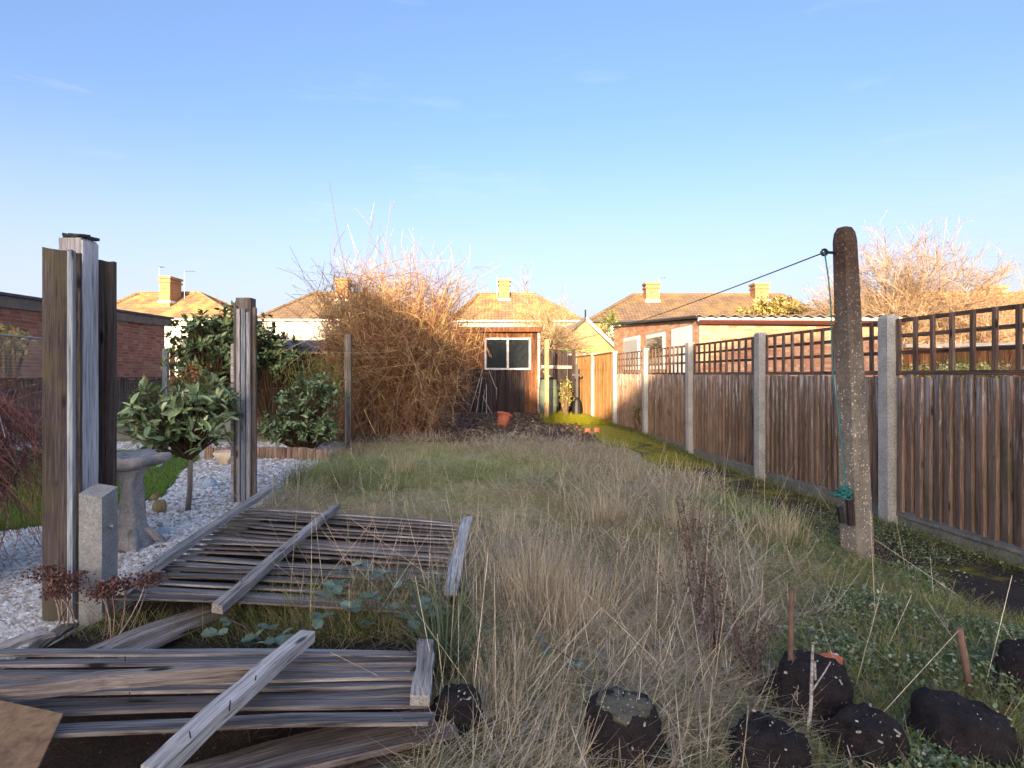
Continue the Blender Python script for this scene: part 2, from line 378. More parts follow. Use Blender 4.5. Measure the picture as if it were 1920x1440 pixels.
m_pebblepost = rough_mat('pebbly_concrete', (.12, .105, .09), (.30, .27, .225), 5, .92, bmp=.8, dist=.006, speck=((.75, .66, .53), 70, .33, .72))
m_gravelboard = rough_mat('gravel_board_concrete', (.13, .125, .11), (.26, .25, .22), 6, .95, bmp=.6)
m_stone = rough_mat('bird_bath_stone', (.19, .18, .18), (.44, .42, .41), 9, .9, bmp=.8, dist=.02, c2=(.55, .54, .55))
m_soil = rough_mat('dark_soil', (.010, .008, .010), (.05, .038, .038), 16, 1, bmp=1, dist=.03, speck=((.28, .2, .16), 75, .2, .9), c2=(.10, .075, .06))
m_terracotta = rough_mat('terracotta', (.30, .09, .05), (.46, .15, .085), 6, .8, bmp=.2)
m_felt = rough_mat('roofing_felt', (.04, .045, .06), (.09, .10, .13), 6, .8, bmp=.4)
m_white = flat('white_paint', (.72, .72, .70), .5)
m_render = rough_mat('cream_render', (.46, .43, .37), (.56, .53, .47), 2, .9, bmp=.2)
m_pane = flat('window_glass', (.02, .025, .03), .04, .8, nz_=.05)
m_paneL = flat('net_curtain_glass', (.45, .45, .46), .15, .6, nz_=.1)
m_metal = flat('galvanised_metal', (.35, .35, .36), .45, .5, .7)
m_black = flat('black_iron', (.012, .012, .012), .5, .5)
m_fascia = rough_mat('grey_fascia_board', (.11, .085, .08), (.2, .165, .15), 5, .8, bmp=.2)
m_brownplastic = flat('brown_gutter', (.07, .02, .018), .35, .5)
m_tile = course_mat('roof_tiles_gold', (.27, .18, .115), (.34, .24, .15), (.17, .105, .06), .26, .15, moss=(.42, .34, .10))
m_tile2 = course_mat('roof_tiles_brown', (.19, .14, .105), (.25, .185, .135), (.14, .085, .05), .26, .15, moss=(.25, .18, .07))
m_tile3 = course_mat('roof_tiles_orange', (.30, .17, .09), (.40, .25, .14), (.24, .11, .05), .3, .17, moss=(.45, .33, .10))
m_brickfar = course_mat('far_brickwork', (.34, .15, .07), (.44, .22, .11), (.4, .3, .2), .225, .075, bdist=.01)
m_brickpale = course_mat('pale_blockwork', (.36, .24, .13), (.44, .31, .17), (.34, .25, .15), .225, .075, bdist=.01)
m_brick = brick_mat('brick_red', [(.30, .11, .075), (.42, .17, .11), (.26, .09, .075), (.46, .24, .16), (.36, .13, .09)])
m_brick2 = brick_mat('brick_orange', [(.45, .20, .12), (.56, .30, .17), (.42, .17, .10), (.60, .40, .25), (.52, .25, .14)])
m_mortar = rough_mat('mortar', (.26, .22, .18), (.38, .33, .28), 10, 1, bmp=.3)
m_shedwood = wood('shed_board', (.03, .012, .008), (.14, .055, .025), (.34, .15, .06), 2, var=.6)
m_sheddark = wood('dark_shed_board', (.012, .01, .014), (.03, .022, .024), (.10, .055, .04), 2, var=.6)
m_olddark = wood('old_dark_board', (.028, .02, .02), (.07, .053, .05), (.15, .12, .11), 2, moss=(.10, .09, .04), var=.25)
m_orangewood = wood('orange_shiplap', (.12, .045, .02), (.24, .10, .045), (.34, .15, .07), 0, var=.25)
m_rust = rough_mat('rusty_sheet', (.17, .085, .05), (.33, .22, .115), 3.2, .85, bmp=.3, dist=.002, c2=(.25, .13, .06))
m_green = flat('green_paint', (.12, .4, .06), .5)
m_barrel = rough_mat('barrel_plastic', (.07, .10, .085), (.17, .2, .15), 4, .55, bmp=.2)
m_teal = flat('teal_cord', (.02, .16, .15), .7)
m_wire = flat('grey_line', (.05, .05, .06), .6)
m_grass = colmat('grass_blades', .75, .25, .48)
m_twig = colmat('twigs', .75, .2)
m_leaf = colmat('leaves', .38, .5, .12, 60)
m_leafobj = None
def leaf_obj_mat(name, c0, c1, rough=.35):
    m, nt, b = M_(name); oi = nt.nodes.new('ShaderNodeObjectInfo'); t = nt.nodes.new('ShaderNodeTexCoord')
    c = ramp(nt, oi.outputs['Random'], [(0, c0), (.6, c1), (1, tuple(min(1, x * 1.5) for x in c1))])
    sp = nt.nodes.new('ShaderNodeSeparateXYZ'); nt.links.new(t.outputs['Object'], sp.inputs[0])
    rib = ramp(nt, mth(nt, 'ABSOLUTE', sp.outputs[1]), [(.0, (1, 1, 1)), (.05, (0, 0, 0))])
    c = mix(nt, mth(nt, 'MULTIPLY', rib, .35), c, (.25, .3, .14))
    n = noi(nt, t.outputs['Object'], 6, 4, .6); c = mix(nt, .5, c, mix(nt, 1.0, c, ramp(nt, n, [(.3, (.5, .5, .5)), (.7, (1.5, 1.5, 1.5))]), 'MULTIPLY'))
    nt.links.new(c, b.inputs['Base Color']); b.inputs['Roughness'].default_value = rough
    return m

# ------------------------------------------------------------------ ground, lawn, gravel, path
def ground_material():
    m, nt, b = M_('garden_ground'); t = nt.nodes.new('ShaderNodeTexCoord')
    v = t.outputs['Object']; n1 = noi(nt, v, 1.3, 7, .65); n2 = noi(nt, v, 22, 5, .7)
    c = ramp(nt, n1, [(.35, (.26, .23, .11)), (.5, (.48, .40, .25)), (.65, (.36, .35, .15))])
    c = mix(nt, .6, c, mix(nt, 1.0, c, ramp(nt, n2, [(.35, (.45, .45, .45)), (.65, (1.4, 1.4, 1.4))]), 'MULTIPLY'))
    nt.links.new(c, b.inputs['Base Color']); b.inputs['Roughness'].default_value = 1; b.inputs['Specular IOR Level'].default_value = .1
    bump(nt, b, n2, 1, .03); return m
xs = np.concatenate([[-400, -200, -100, -50, -25], np.arange(-14, 12.01, .25), [25, 50, 100, 200, 400]])
ys = np.concatenate([[-120, -60, -30, -15, -5], np.arange(0, 20.01, .25), [30, 45, 60, 100, 200, 400, 800]])
X, Y = np.meshgrid(xs, ys); Zg = gh(X, Y)
V = np.stack([X, Y, Zg], -1).reshape(-1, 3); nx = len(xs)
ii, jj = np.meshgrid(np.arange(len(ys) - 1), np.arange(nx - 1), indexing='ij'); b0 = ii * nx + jj
Q = np.stack([b0, b0 + 1, b0 + nx + 1, b0 + nx], -1).reshape(-1, 4)
tag(link(np_mesh('ground', V, Q, ground_material(), smooth=True), 'ground'), kind='structure')
def sheet(name, poly, z, m, kind='structure'):
    mb = MB(); mb.add([(p[0], p[1], z) for p in poly], [tuple(range(len(poly)))])
    return tag(link(mb.mesh(name, m), name), kind=kind)
LB = lambda y: -1.62 - .085 * y          # left boundary line of our garden
m_lawnbase = rough_mat('lawn_base', (.03, .06, .012), (.07, .12, .025), 6, 1, bmp=.5)
m_gravbase = rough_mat('gravel_base', (.42, .40, .38), (.72, .70, .68), 40, 1, bmp=.9, dist=.02)
m_pathbase = rough_mat('mossy_path', (.018, .015, .014), (.05, .042, .036), 5, 1, bmp=.8, dist=.01, speck=((.16, .12, .08), 60, .2, .85), c2=(.11, .11, .02))
m_bed = rough_mat('leaf_strewn_soil', (.03, .02, .018), (.075, .05, .04), 7, 1, bmp=.9, dist=.03)
m_mossfar = rough_mat('yellow_moss', (.16, .17, .015), (.34, .34, .03), 5, 1, bmp=.8, dist=.02)
sheet('gravel_bed', [(-1.75, 1.4), (-8, 1.4), (-8, 9.3), (-2.6, 9.3), (-2.12, 5)], .006, m_gravbase)
LAWN = [(-9, 3.35), (-4.1, 3.45), (-3.3, 4.1), (-3.05, 5.0), (-3.35, 5.7), (-3.75, 6.6), (-4.0, 7.4), (-4.5, 8.2), (-9.5, 8.2)]
sheet('lawn', LAWN, .012, m_lawnbase)
sheet('soil_bed', [(-2.6, 9.1), (-.5, 9.4), (1.2, 9.3), (1.5, 10.2), (1.25, 11.8), (1.0, 13.4), (.9, 16.0), (-4, 16.0), (-4, 11.2)], .018, m_bed)
sheet('soil', [(-1.95, 1.35), (-.35, 1.35), (-.2, 2.6), (-.42, 4.15), (-1.85, 4.45), (-1.78, 2.6)], .022, rough_mat('dark_litter_soil', (.02, .015, .014), (.06, .045, .038), 10, 1, bmp=1, dist=.02, speck=((.2, .13, .09), 45, .2, .8)))  # dark ground sheet laid below the fallen panels
def path_sheet():
    N = 60; ys_ = np.linspace(1.3, 16.2, N); V = []; Q = []
    for i, y in enumerate(ys_):
        r = fence_x(y) - .06; w = .95 + .14 * math.sin(y * 2.1) + .07 * math.sin(y * 5.7)
        if y > 11: w += .1 * (y - 11)
        for k in range(6):
            x = r - w * k / 5; V.append((x, y, float(gh(x, y)) + .012))
    for i in range(N - 1):
        for k in range(5): a = i * 6 + k; Q.append((a, a + 1, a + 7, a + 6)[::-1])
    return V, Q
pv, pq = path_sheet()
def path_material():
    m = rough_mat('mossy_path', (.016, .013, .013), (.045, .037, .033), 5, 1, bmp=.8, dist=.01, speck=((.18, .14, .1), 60, .2, .85))
    nt = m.node_tree; b = nt.nodes['Principled BSDF']; t = nt.nodes.new('ShaderNodeTexCoord')
    old = b.inputs['Base Color'].links[0].from_socket
    sp = nt.nodes.new('ShaderNodeSeparateXYZ'); nt.links.new(t.outputs['Object'], sp.inputs[0])
    mr = nt.nodes.new('ShaderNodeMapRange'); nt.links.new(sp.outputs[1], mr.inputs[0]); mr.inputs[1].default_value = 4; mr.inputs[2].default_value = 12; mr.inputs[3].default_value = -.06; mr.inputs[4].default_value = .3
    f = ramp(nt, mth(nt, 'ADD', noi(nt, t.outputs['Object'], 1.6, 6, .7), mr.outputs[0]), [(.5, (0, 0, 0)), (.64, (1, 1, 1))])
    n2 = noi(nt, t.outputs['Object'], 25, 4, .6)
    c = mix(nt, f, old, ramp(nt, n2, [(.3, (.10, .095, .01)), (.7, (.42, .36, .025))])); nt.links.new(c, b.inputs['Base Color'])
    return m
mb = MB(); mb.add(pv, pq); tag(link(mb.mesh('path', path_material(), True), 'path'), kind='structure')

# ------------------------------------------------------------------ houses
def hip_house(name, label, x0, x1, y0, depth, eave, ridge, rx0, rx1, tile, wall, windows=(), chimneys=(), group=None, cat='house', aerials=(), extra=None):
    t = thing(name, label, cat, ((x0 + x1) / 2, y0, 0), group)
    o = .35; yr = y0 + depth / 2
    mb = MB(); mb.box(((x0 + x1) / 2, y0 + depth / 2, eave / 2), (x1 - x0 - 2 * o, depth - 2 * o, eave)); mb.build('wall', wall, t)
    mb = MB()
    A = [(x0, y0, eave), (x1, y0, eave), (x1, y0 + depth, eave), (x0, y0 + depth, eave), (rx0, yr, ridge), (rx1, yr, ridge)]
    mb.add(A, [(0, 1, 5, 4), (1, 2, 5), (2, 3, 4, 5), (3, 0, 4), (3, 2, 1, 0)])
    rf = mb.build('roof', tile, t)
    for a, b_ in ((0, 4), (1, 5), (4, 5), (2, 5), (3, 4)):
        MB().tube([Vector(A[a]) + Vector((0, 0, .03)), Vector(A[b_]) + Vector((0, 0, .03))], .13, 6).build('ridge_tile_run', tile, rf)
    g = MB(); g.beam((x0, y0 - .04, eave - .08), (x1, y0 - .04, eave - .08), .12, .12); g.build('gutter', m_white if wall is m_render else m_black, t)
    for (wx, wz, w, h_) in windows:
        f = MB(); f.box((wx, y0 + o - .03, wz), (w, .1, h_)); fo = f.build('window', m_white, t)
        n = max(1, int(round(w / .7)))
        for k in range(n):
            p = MB(); cx_ = wx - w / 2 + w * (k + .5) / n
            p.box((cx_, y0 + o - .085, wz), (w / n - .12, .02, h_ - .14)); p.build('pane', m_paneL, fo)
    for (cx_, cy_, w, d, top) in chimneys:
        c = MB(); c.box((cx_, cy_, (eave + top) / 2), (w, d, top - eave))
        co = c.build('chimney', m_brickfar, rf)
        c = MB(); c.box((cx_, cy_, top - .36), (w + .14, d + .14, .16)); c.box((cx_, cy_, top - .06), (w + .2, d + .2, .16)); c.build('chimney_cap', m_brickfar, t)
        c = MB(); c.box((cx_, cy_ - .05, (ridge) - .38 - abs(cy_ - yr) * .4), (w + .12, d + .12, .2)); c.build('flashing', m_white, t)
    for (ax, ay, az0, az1, w) in aerials:
        c = MB(); c.tube([(ax, ay, az0), (ax, ay, az1)], .016, 5); c.tube([(ax, ay, az1 - .05), (ax + w, ay - .2, az1 - .05)], .013, 5)
        for k in range(5): c.tube([(ax + w * (k + .5) / 5, ay - .35, az1 - .05), (ax + w * (k + .5) / 5, ay + .05, az1 - .05)], .012, 4)
        c.build('aerial', m_metal, t)
    return t, rf
def XX(px, Z): return (px - 960) / F * Z
def ZZ(py, Z): return HC - (py - HOR) / F * Z
Ze = 42.0
hip_house('brick_house', 'far house at the left with a yellow mossy roof, big chimney and two aerials', XX(150, Ze), XX(447, Ze), Ze, 7.6, ZZ(597, Ze), ZZ(550, 45.8), XX(262, 45.8), XX(374, 45.8),
          m_tile, m_render, [(XX(330, Ze), 3.9, 2.0, 1.3), (XX(250, Ze), 3.9, 1.6, 1.3)], [(XX(311, 43.8), 44.4, .8, 1.5, ZZ(519, 43.8))],
          'semi-detached houses beyond the gardens', aerials=[(XX(299, 44), 44, 7.2, ZZ(500, 44), .4), (XX(346, 44.5), 44.5, 6.9, ZZ(508, 44.5), .9)])
hip_house('brick_house', 'far house with a grey-gold hipped roof and white upstairs windows, left of the twiggy bush', XX(478, Ze), XX(800, Ze), Ze, 7.6, ZZ(598, Ze), ZZ(550, 45.8), XX(590, 45.8), XX(700, 45.8),
          m_tile2, m_render, [(XX(573, Ze), ZZ(616, Ze), 2.1, 1.1), (XX(518, Ze), ZZ(614, Ze), .9, 1.2), (XX(486, Ze) + .9, ZZ(614, Ze), .5, 1)], [(XX(640, 44.5), 45, .95, 1.0, ZZ(522, 44.5))], 'semi-detached houses beyond the gardens')
hip_house('brick_house', 'far house with a hipped tiled roof and single tall chimney, directly above the old shed', XX(845, Ze), XX(1090, Ze), Ze, 7.6, ZZ(600, Ze), ZZ(552, 45.8), XX(897, 45.8), XX(1000, 45.8),
          m_tile, m_render, [(XX(925, Ze), ZZ(622, Ze), 1.7, 1.1), (XX(1040, Ze), ZZ(622, Ze), 1.7, 1.1)], [(XX(945.5, 45), 45.4, .82, .9, ZZ(524, 45))], 'semi-detached houses beyond the gardens',
          aerials=[(XX(932, 45), 45, 7, ZZ(516, 45), .12)])
hip_house('brick_house', 'long far house with a wide tiled roof and two squat chimneys, right of centre', XX(1106, Ze), XX(1562, Ze), Ze, 7.6, ZZ(600, Ze), ZZ(553, 45.8), XX(1188, 45.8), XX(1465, 45.8),
          m_tile2, m_brickfar, [(XX(1150, Ze), ZZ(622, Ze), 1.2, 1.1), (XX(1300, Ze), ZZ(622, Ze), 1.8, 1.1), (XX(1450, Ze), ZZ(622, Ze), 1.8, 1.1)],
          [(XX(1222, 45), 45.2, 1.0, 1.0, ZZ(531, 45)), (XX(1426, 45), 45.2, 1.05, 1.0, ZZ(532, 45))], 'semi-detached houses beyond the gardens', aerials=[(XX(1236, 45), 45, 7, ZZ(520, 45), .5)])
hip_house('bungalow', 'bungalow with a big orange tiled roof behind the bare trees at the far right', XX(1590, 27), XX(2250, 27), 27, 9.0, ZZ(622, 27), ZZ(552, 31.5), XX(1690, 31.5), XX(2150, 31.5),
          m_tile3, m_brickfar, [(XX(1800, 27), 2.2, 1.6, 1.0)], [(XX(1877, 31), 31.6, .9, .8, ZZ(535, 31))])
# houses behind the photographer, whose shadow falls over the garden
hip_house('brick_house', 'brick house behind the viewer whose hipped roof shades the grass and right fence', -4.59, 9.5, -31.5, 7.5, 4.75, 7.43, -1.44, 6.3, m_tile2, m_brickfar, [(0, 3.8, 1.8, 1.2), (4, 1.4, 1.8, 1.2)], [(3, -27.8, .9, .9, 8.4)])
hip_house('brick_house', 'brick house behind the viewer to the left, shading the left gardens', -24, -5.55, -31.5, 7.5, 4.9, 8.1, -20.0, -10.3, m_tile2, m_brickfar, [(-14, 3.8, 1.8, 1.2)], [(-15, -27.8, .9, .9, 8.5)])

ex = thing('sun_gap_block', 'added unseen brick block stopping sun through the gap between the houses behind the viewer', 'garage', (-5.1, -28, 0))  # added unseen block, keeps sun from leaking between the two houses
MB().box((-5.1, -27.8, 2.25), (1.9, 6.6, 4.5)).build('wall', m_brickfar, ex); MB().box((-5.1, -27.8, 4.55), (2.0, 6.8, .1)).build('block_roof', m_felt, ex)
MB().box((-5.1, -24.47, 1.05), (.9, .06, 2.05)).build('door', m_white, ex)
# ------------------------------------------------------------------ outbuildings
def brick_course(parent, p0, p1, z0, ztop, m, nparts, nrm, score, holes=()):
    """separate bricks on a wall; the ones that show largest are objects, the rest one joined part"""
    p0 = Vector(p0); p1 = Vector(p1); d = (p1 - p0); Lw = d.length; d.normalize(); nrm = Vector(nrm).normalized()
    unit = MB(); unit.box((0, 0, 0), (.214, .03, .064)); ume = unit.mesh('brick', m)
    rot = Matrix(((d.x, -nrm.x, 0, 0), (d.y, -nrm.y, 0, 0), (0, 0, 1, 0), (0, 0, 0, 1)))
    cells = []; r = 0; z = z0 + .0375
    while True:
        s = .1125 if r % 2 else 0.225 * .75
        any_ = False
        while s < Lw - .1:
            zt = ztop(s / Lw)
            if z + .04 < zt:
                any_ = True
                if not any(a < s + .09 and s - .09 < b_ and c < z + .035 and z - .035 < e for a, b_, c, e in holes):
                    cells.append((score(s / Lw, z), s, z))
            s += .225
        z += .075; r += 1
        if not any_: break
    cells.sort(key=lambda c: -c[0])
    mb = MB()
    for i, (q, s, z) in enumerate(cells):
        c = p0 + d * s + nrm * (-.011 + rnd.uniform(-.0015, .002)); c.z = z
        if i < nparts:
            link(ume, 'brick', parent, Matrix.Translation(c) @ rot)
        else:
            mb.box(c, (.214, .03, .064), rot.to_3x3())
    if mb.v: tag(mb.build('brickwork', m, parent), kind='stuff')
def slab(p0, p1, z0, zt0, zt1, th, nrm):
    """wall with sloped top"""
    p0 = Vector(p0); p1 = Vector(p1); n = Vector(nrm).normalized() * th
    v = []
    for q in (0, 1):
        for p, zt in ((p0, zt0), (p1, zt1)):
            a = p - n * q; v += [(a.x, a.y, z0), (a.x, a.y, zt)]
    return MB().add(v, [(0, 2, 3, 1), (4, 5, 7, 6), (0, 1, 5, 4), (2, 6, 7, 3), (1, 3, 7, 5), (0, 4, 6, 2)])
# right outbuilding
g = thing('brick_outbuilding', 'long single-storey brick outbuilding with corrugated roof and brown gutter behind the right fence', 'outbuilding', (6.5, 17, 0))
fx0, fx1, fy = 4.72, 9.6, 14.5
ang = .25
slab((fx0, fy, 0), (fx1, fy + .15, 0), 0, 2.40, 2.40, .2, (0, -1, 0)).build('front_wall', m_mortar, g)
slab((3.9, 22, 0), (fx0, fy + .003, 0), 0, 2.93, 2.48, .2, (-1, -.11, 0)).build('side_wall', m_mortar, g)
brick_course(g, (fx0, fy, 0), (fx1, fy + .15, 0), 0, lambda t: 2.40, m_brick2, 290, (0.03, -1, 0), lambda t, z: (z > .98) * 10 - t)
def sidepos(px):   # where the sight line of a photo column meets the side wall
    k = (px - 960) / F; Y_ = (4.72 + .10933 * 14.5) / (k + .10933); return (22 - Y_) / 7.5 * math.hypot(.82, 7.5)
wins = [(1172, 1200, 632, 3), (1214, 1247, 626, 3), (1262, 1297, 614, 0)]
holes = []
sl = math.hypot(.82, 7.5); sdv = Vector((.82, -7.5, 0)).normalized(); sn = Vector((-7.5, -.82, 0)).normalized()
for a, b_, yt, kk in wins:
    s0, s1 = sorted((sidepos(a), sidepos(b_))); Ym = 22 - (s0 + s1) / 2 / sl * 7.5
    zt = ZZ(yt, Ym); zb = 1.25 if kk else .05
    holes.append((s0, s1, zb, zt))
brick_course(g, (3.9, 22, 0), (fx0, fy, 0), 0, lambda t: 2.93 - .45 * t, m_brick2, 0, (-1, -.11, 0), lambda t, z: t, holes)
for (s0, s1, zb, zt), (a, b_, yt, kk) in zip(holes, wins):
    c = Vector((3.9, 22, 0)) + sdv * (s0 + s1) / 2 + sn * .02; c.z = (zb + zt) / 2
    rot = Matrix(((sdv.x, -sn.x, 0), (sdv.y, -sn.y, 0), (0, 0, 1)))
    f = MB(); f.box(c, (s1 - s0, .07, zt - zb), rot)
    if kk:
        fo = f.build('window', m_white, g); p = MB(); p.box(c + sn * .037, (s1 - s0 - .14, .02, zt - zb - .22), rot); p.build('pane', m_paneL if a < 1210 else m_pane, fo)
    else:
        fo = f.build('door', m_white, g); p = MB()
        for q in range(3): p.box(c + sn * .037 + Vector((0, 0, (q - 1) * (zt - zb) * .3)), (s1 - s0 - .2, .02, (zt - zb) * .24), rot)
        p.build('door_panel', m_white, fo)
# corrugated roof
N = 760; V = []; Q_ = []
for i in range(N):
    t = i / (N - 1); x = 4.55 + t * 5.4; dz = .03 * math.sin(t * 5.4 / .075 / 2 * PI * 1.0)
    for (yy, zz) in ((14.25, 2.55), (22.2, 3.02)):
        V.append((x - (.82 if yy > 20 else 0), yy, zz + dz)); V.append((x - (.82 if yy > 20 else 0), yy, zz + dz - .012))
for i in range(N - 1):
    a = i * 4; b_ = a + 4
    Q_ += [(a, b_, b_ + 2, a + 2), (a + 1, a + 3, b_ + 3, b_ + 1), (a, a + 1, b_ + 1, b_), (a + 2, b_ + 2, b_ + 3, a + 3)]
MB().add(V, Q_).build('corrugated_roof', rough_mat('cement_sheet', (.16, .13, .10), (.28, .23, .18), 4, .9), g)
MB().tube([(4.66, 14.33, 2.40), (9.8, 14.4, 2.38)], .055, 8).build('gutter', m_brownplastic, g)
MB().beam((4.64, 14.38, 2.47), (9.8, 14.45, 2.47), .03, .1).build('fascia', m_render, g)
MB().beam((3.78, 22.05, 3.0), (4.6, 14.3, 2.53), .08, .07).build('verge', m_black, g)
# gabled garage at the end of the garden
g = thing('gabled_garage', 'small gabled garage of pale blocks with a green fascia strip, right of the old shed', 'garage', (3.3, 24, 0))
gx0, gx1, gy = XX(1026, 24), XX(1158, 24), 24; gxa = XX(1097, 24); ga = ZZ(597, 24); ge = ZZ(657, 24)
sk = -.111 * 8
mb = MB(); mb.add([(gx0 + .1, gy, 0), (gx1 - .1, gy, 0), (gx1 - .1, gy, ge), (gxa, gy, ga - .08), (gx0 + .1, gy, ge), (gx0 + .1 + sk, gy + 8, 0), (gx1 - .1 + sk, gy + 8, 0), (gx1 - .1 + sk, gy + 8, ge), (gxa + sk, gy + 8, ga - .08), (gx0 + .1 + sk, gy + 8, ge)],
                  [(0, 1, 2, 3, 4), (9, 8, 7, 6, 5), (0, 4, 9, 5), (1, 6, 7, 2)]); mb.build('wall', m_brickpale, g)
for (ax, az, bx, bz) in ((gxa, ga, gx0 - .05, ge - .03), (gxa, ga, gx1 + .08, ge - .03)):
    mb = MB(); v = [(ax, gy - .12, az), (bx, gy - .12, bz), (bx + sk, gy + 8.1, bz), (ax + sk, gy + 8.1, az)]
    v += [(x, y, z - .07) for x, y, z in v]; mb.add(v, [(0, 1, 2, 3), (7, 6, 5, 4), (0, 4, 5, 1), (1, 5, 6, 2), (2, 6, 7, 3), (3, 7, 4, 0)]); mb.build('roof', rough_mat('old_roof_felt', (.30, .22, .13), (.44, .33, .2), 3, .9), g)
    MB().beam((ax, gy - .16, az - .0), (bx, gy - .16, bz), .04, .13).build('bargeboard', m_black if bx < ax else m_render, g)
MB().box(((gx0 + gx1) / 2 - .15, gy - .04, ge - .02), (1.5, .06, .12)).build('green_fascia', m_green, g)
MB().beam((gx0 + .2, gy - .06, ge - .2), (gx1, gy - .06, ge - .2), .05, .14).build('door_lintel', m_white, g)
MB().tube([(gxa, gy - .1, ga - .1), (gxa, gy - .1, ga + .35)], .035, 6).build('finial', m_black, g)

# left brick garage: side wall parallel to the gardens
gl = thing('brick_garage', 'red brick flat-roofed garage at the left, seen behind the tall fence remnant', 'garage', (-9.5, 12.5, 0))
LX = lambda y: -7.87 - .111 * y
zt = lambda y: 2.28 + (y - 9) * .028
y0_, y1_ = 7.0, 16.0; a = (LX(y0_), y0_, 0); b_ = (LX(y1_), y1_, 0)
slab(b_, a, 0, zt(y1_), zt(y0_), .22, (1, .111, 0)).build('wall', m_mortar, gl)
slab((LX(y1_) - 3.5, y1_ - .3, 0), (LX(y1_), y1_, 0), 0, zt(y1_), zt(y1_), .2, (.1, 1, 0)).build('rear_wall', m_mortar, gl)
brick_course(gl, a, b_, 0, lambda t: zt(y0_ + 9 * t) - .02, m_brick, 295, (1, .111, 0), lambda t, z: 10 * (z > .95 and t > .3) - t)
mb = MB(); mb.beam((LX(y0_) + .05, y0_, zt(y0_) + .06), (LX(y1_) + .05, y1_ + .2, zt(y1_) + .06), .06, .2); mb.build('fascia', m_fascia, gl)
mb = MB(); mb.add([(LX(y0_) + .12, y0_, zt(y0_) + .17), (LX(y1_) + .12, y1_ + .25, zt(y1_) + .17), (LX(y1_) - 4, y1_ + .25, zt(y1_) + .2), (LX(y0_) - 4, y0_, zt(y0_) + .2),
                  (LX(y0_) + .12, y0_, zt(y0_) + .22), (LX(y1_) + .12, y1_ + .25, zt(y1_) + .22), (LX(y1_) - 4, y1_ + .25, zt(y1_) + .25), (LX(y0_) - 4, y0_, zt(y0_) + .25)],
                 [(0, 1, 2, 3)[::-1], (4, 5, 6, 7), (0, 4, 5, 1), (1, 5, 6, 2), (2, 6, 7, 3), (3, 7, 4, 0)]); mb.build('felt_roof', m_felt, gl)

# old wooden shed
s = thing('old_wooden_shed', 'derelict wooden shed with flaking boards and a two-pane white-framed window', 'shed', (-.6, 16.8, 0))
SY = 16.0; sx0, sx1 = XX(835, SY), XX(1008, SY); stz = ZZ(619, SY)
mb = MB(); mb.box(((sx0 + sx1) / 2, SY + 1.25, stz / 2 - .02), (sx1 - sx0, 2.4, stz - .04)); mb.build('wall', m_darkboard, s)
n = 22; bw = (sx1 - sx0) / n
wx0, wx1, wz0, wz1 = XX(912, SY), XX(992, SY), ZZ(690, SY), ZZ(637, SY)
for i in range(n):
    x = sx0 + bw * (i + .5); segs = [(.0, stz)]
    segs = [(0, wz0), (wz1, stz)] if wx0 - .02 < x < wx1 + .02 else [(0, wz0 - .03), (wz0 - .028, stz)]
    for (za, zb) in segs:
        b1 = MB(); b1.box((x, SY + .02 + rnd.uniform(-.006, .004), (za + zb) / 2 + (rnd.uniform(0, .04) if za == 0 else 0)), (bw - .012, .03, zb - za)); b1.build('board', m_shedwood if (za > .1 or i > 18) else m_sheddark, s)  # darker material below sill level, except on the rightmost boards
fr = MB(); th = .05
for (xa, xb, za, zb) in ((wx0 - th, wx1 + th, wz1, wz1 + th), (wx0 - th, wx1 + th, wz0 - th, wz0), (wx0 - th, wx0, wz0, wz1), (wx1, wx1 + th, wz0, wz1), ((wx0 + wx1) / 2 - .03, (wx0 + wx1) / 2 + .03, wz0, wz1)):
    fr.box(((xa + xb) / 2, SY - .02, (za + zb) / 2), (xb - xa, .06, zb - za))
wf = fr.build('window', rough_mat('flaking_white', (.3, .27, .24), (.75, .73, .7), 14, .8), s)
for k in range(2):
    q = MB(); cxm = wx0 + (wx1 - wx0) * (.25 + .5 * k); q.box((cxm, SY + .005, (wz0 + wz1) / 2), ((wx1 - wx0) / 2 - .05, .01, wz1 - wz0)); q.build('pane', m_pane, wf)
mb = MB(); v = [(sx0 - .1, SY - .15, stz + .02), (sx1 + .12, SY - .15, stz + .02), (sx1 + .12, SY + 2.6, stz - .15), (sx0 - .1, SY + 2.6, stz - .15)]
v += [(x, y, z + .06) for x, y, z in v]; mb.add(v, [(3, 2, 1, 0), (4, 5, 6, 7), (0, 1, 5, 4), (1, 2, 6, 5), (2, 3, 7, 6), (3, 0, 4, 7)]); mb.build('roof', m_felt, s)
MB().beam((sx0 - .1, SY - .17, stz), (sx1 + .12, SY - .17, stz), .03, .12).build('fascia', m_shedwood, s)
MB().beam((sx1 + .03, SY - .02, 0), (sx1 + .03, SY - .02, stz), .06, .06, (0, 1, 0)).build('corner_post', m_rail, s)
# canes leaning on it
for i, (xa, ya, xb, yb) in enumerate(((880, 776, 905, 692), (893, 776, 904, 706), (948, 775, 917, 695), (912, 778, 912, 720), (922, 776, 905, 742), (930, 775, 931, 726), (903, 776, 909, 730))):
    c = MB(); p = H(xa, ya); q = P(xb, yb, SY - .12); c.tube([p, (p + q) / 2, q], .012, 5)
    tag(c.build('garden_cane', m_rail), ['leftmost cane leaning on the old shed, tilted right, foot by the twiggy bush', 'second cane from the left at the old shed', 'longest right-hand cane at the shed, leaning back to the left', 'straight upright cane at the middle of the old shed', 'short cane tilted left between the shed canes', 'rightmost short upright cane before the old shed', 'short cane crossing the foot of the upright one'][i], 'cane', 'canes leaning against the old shed')
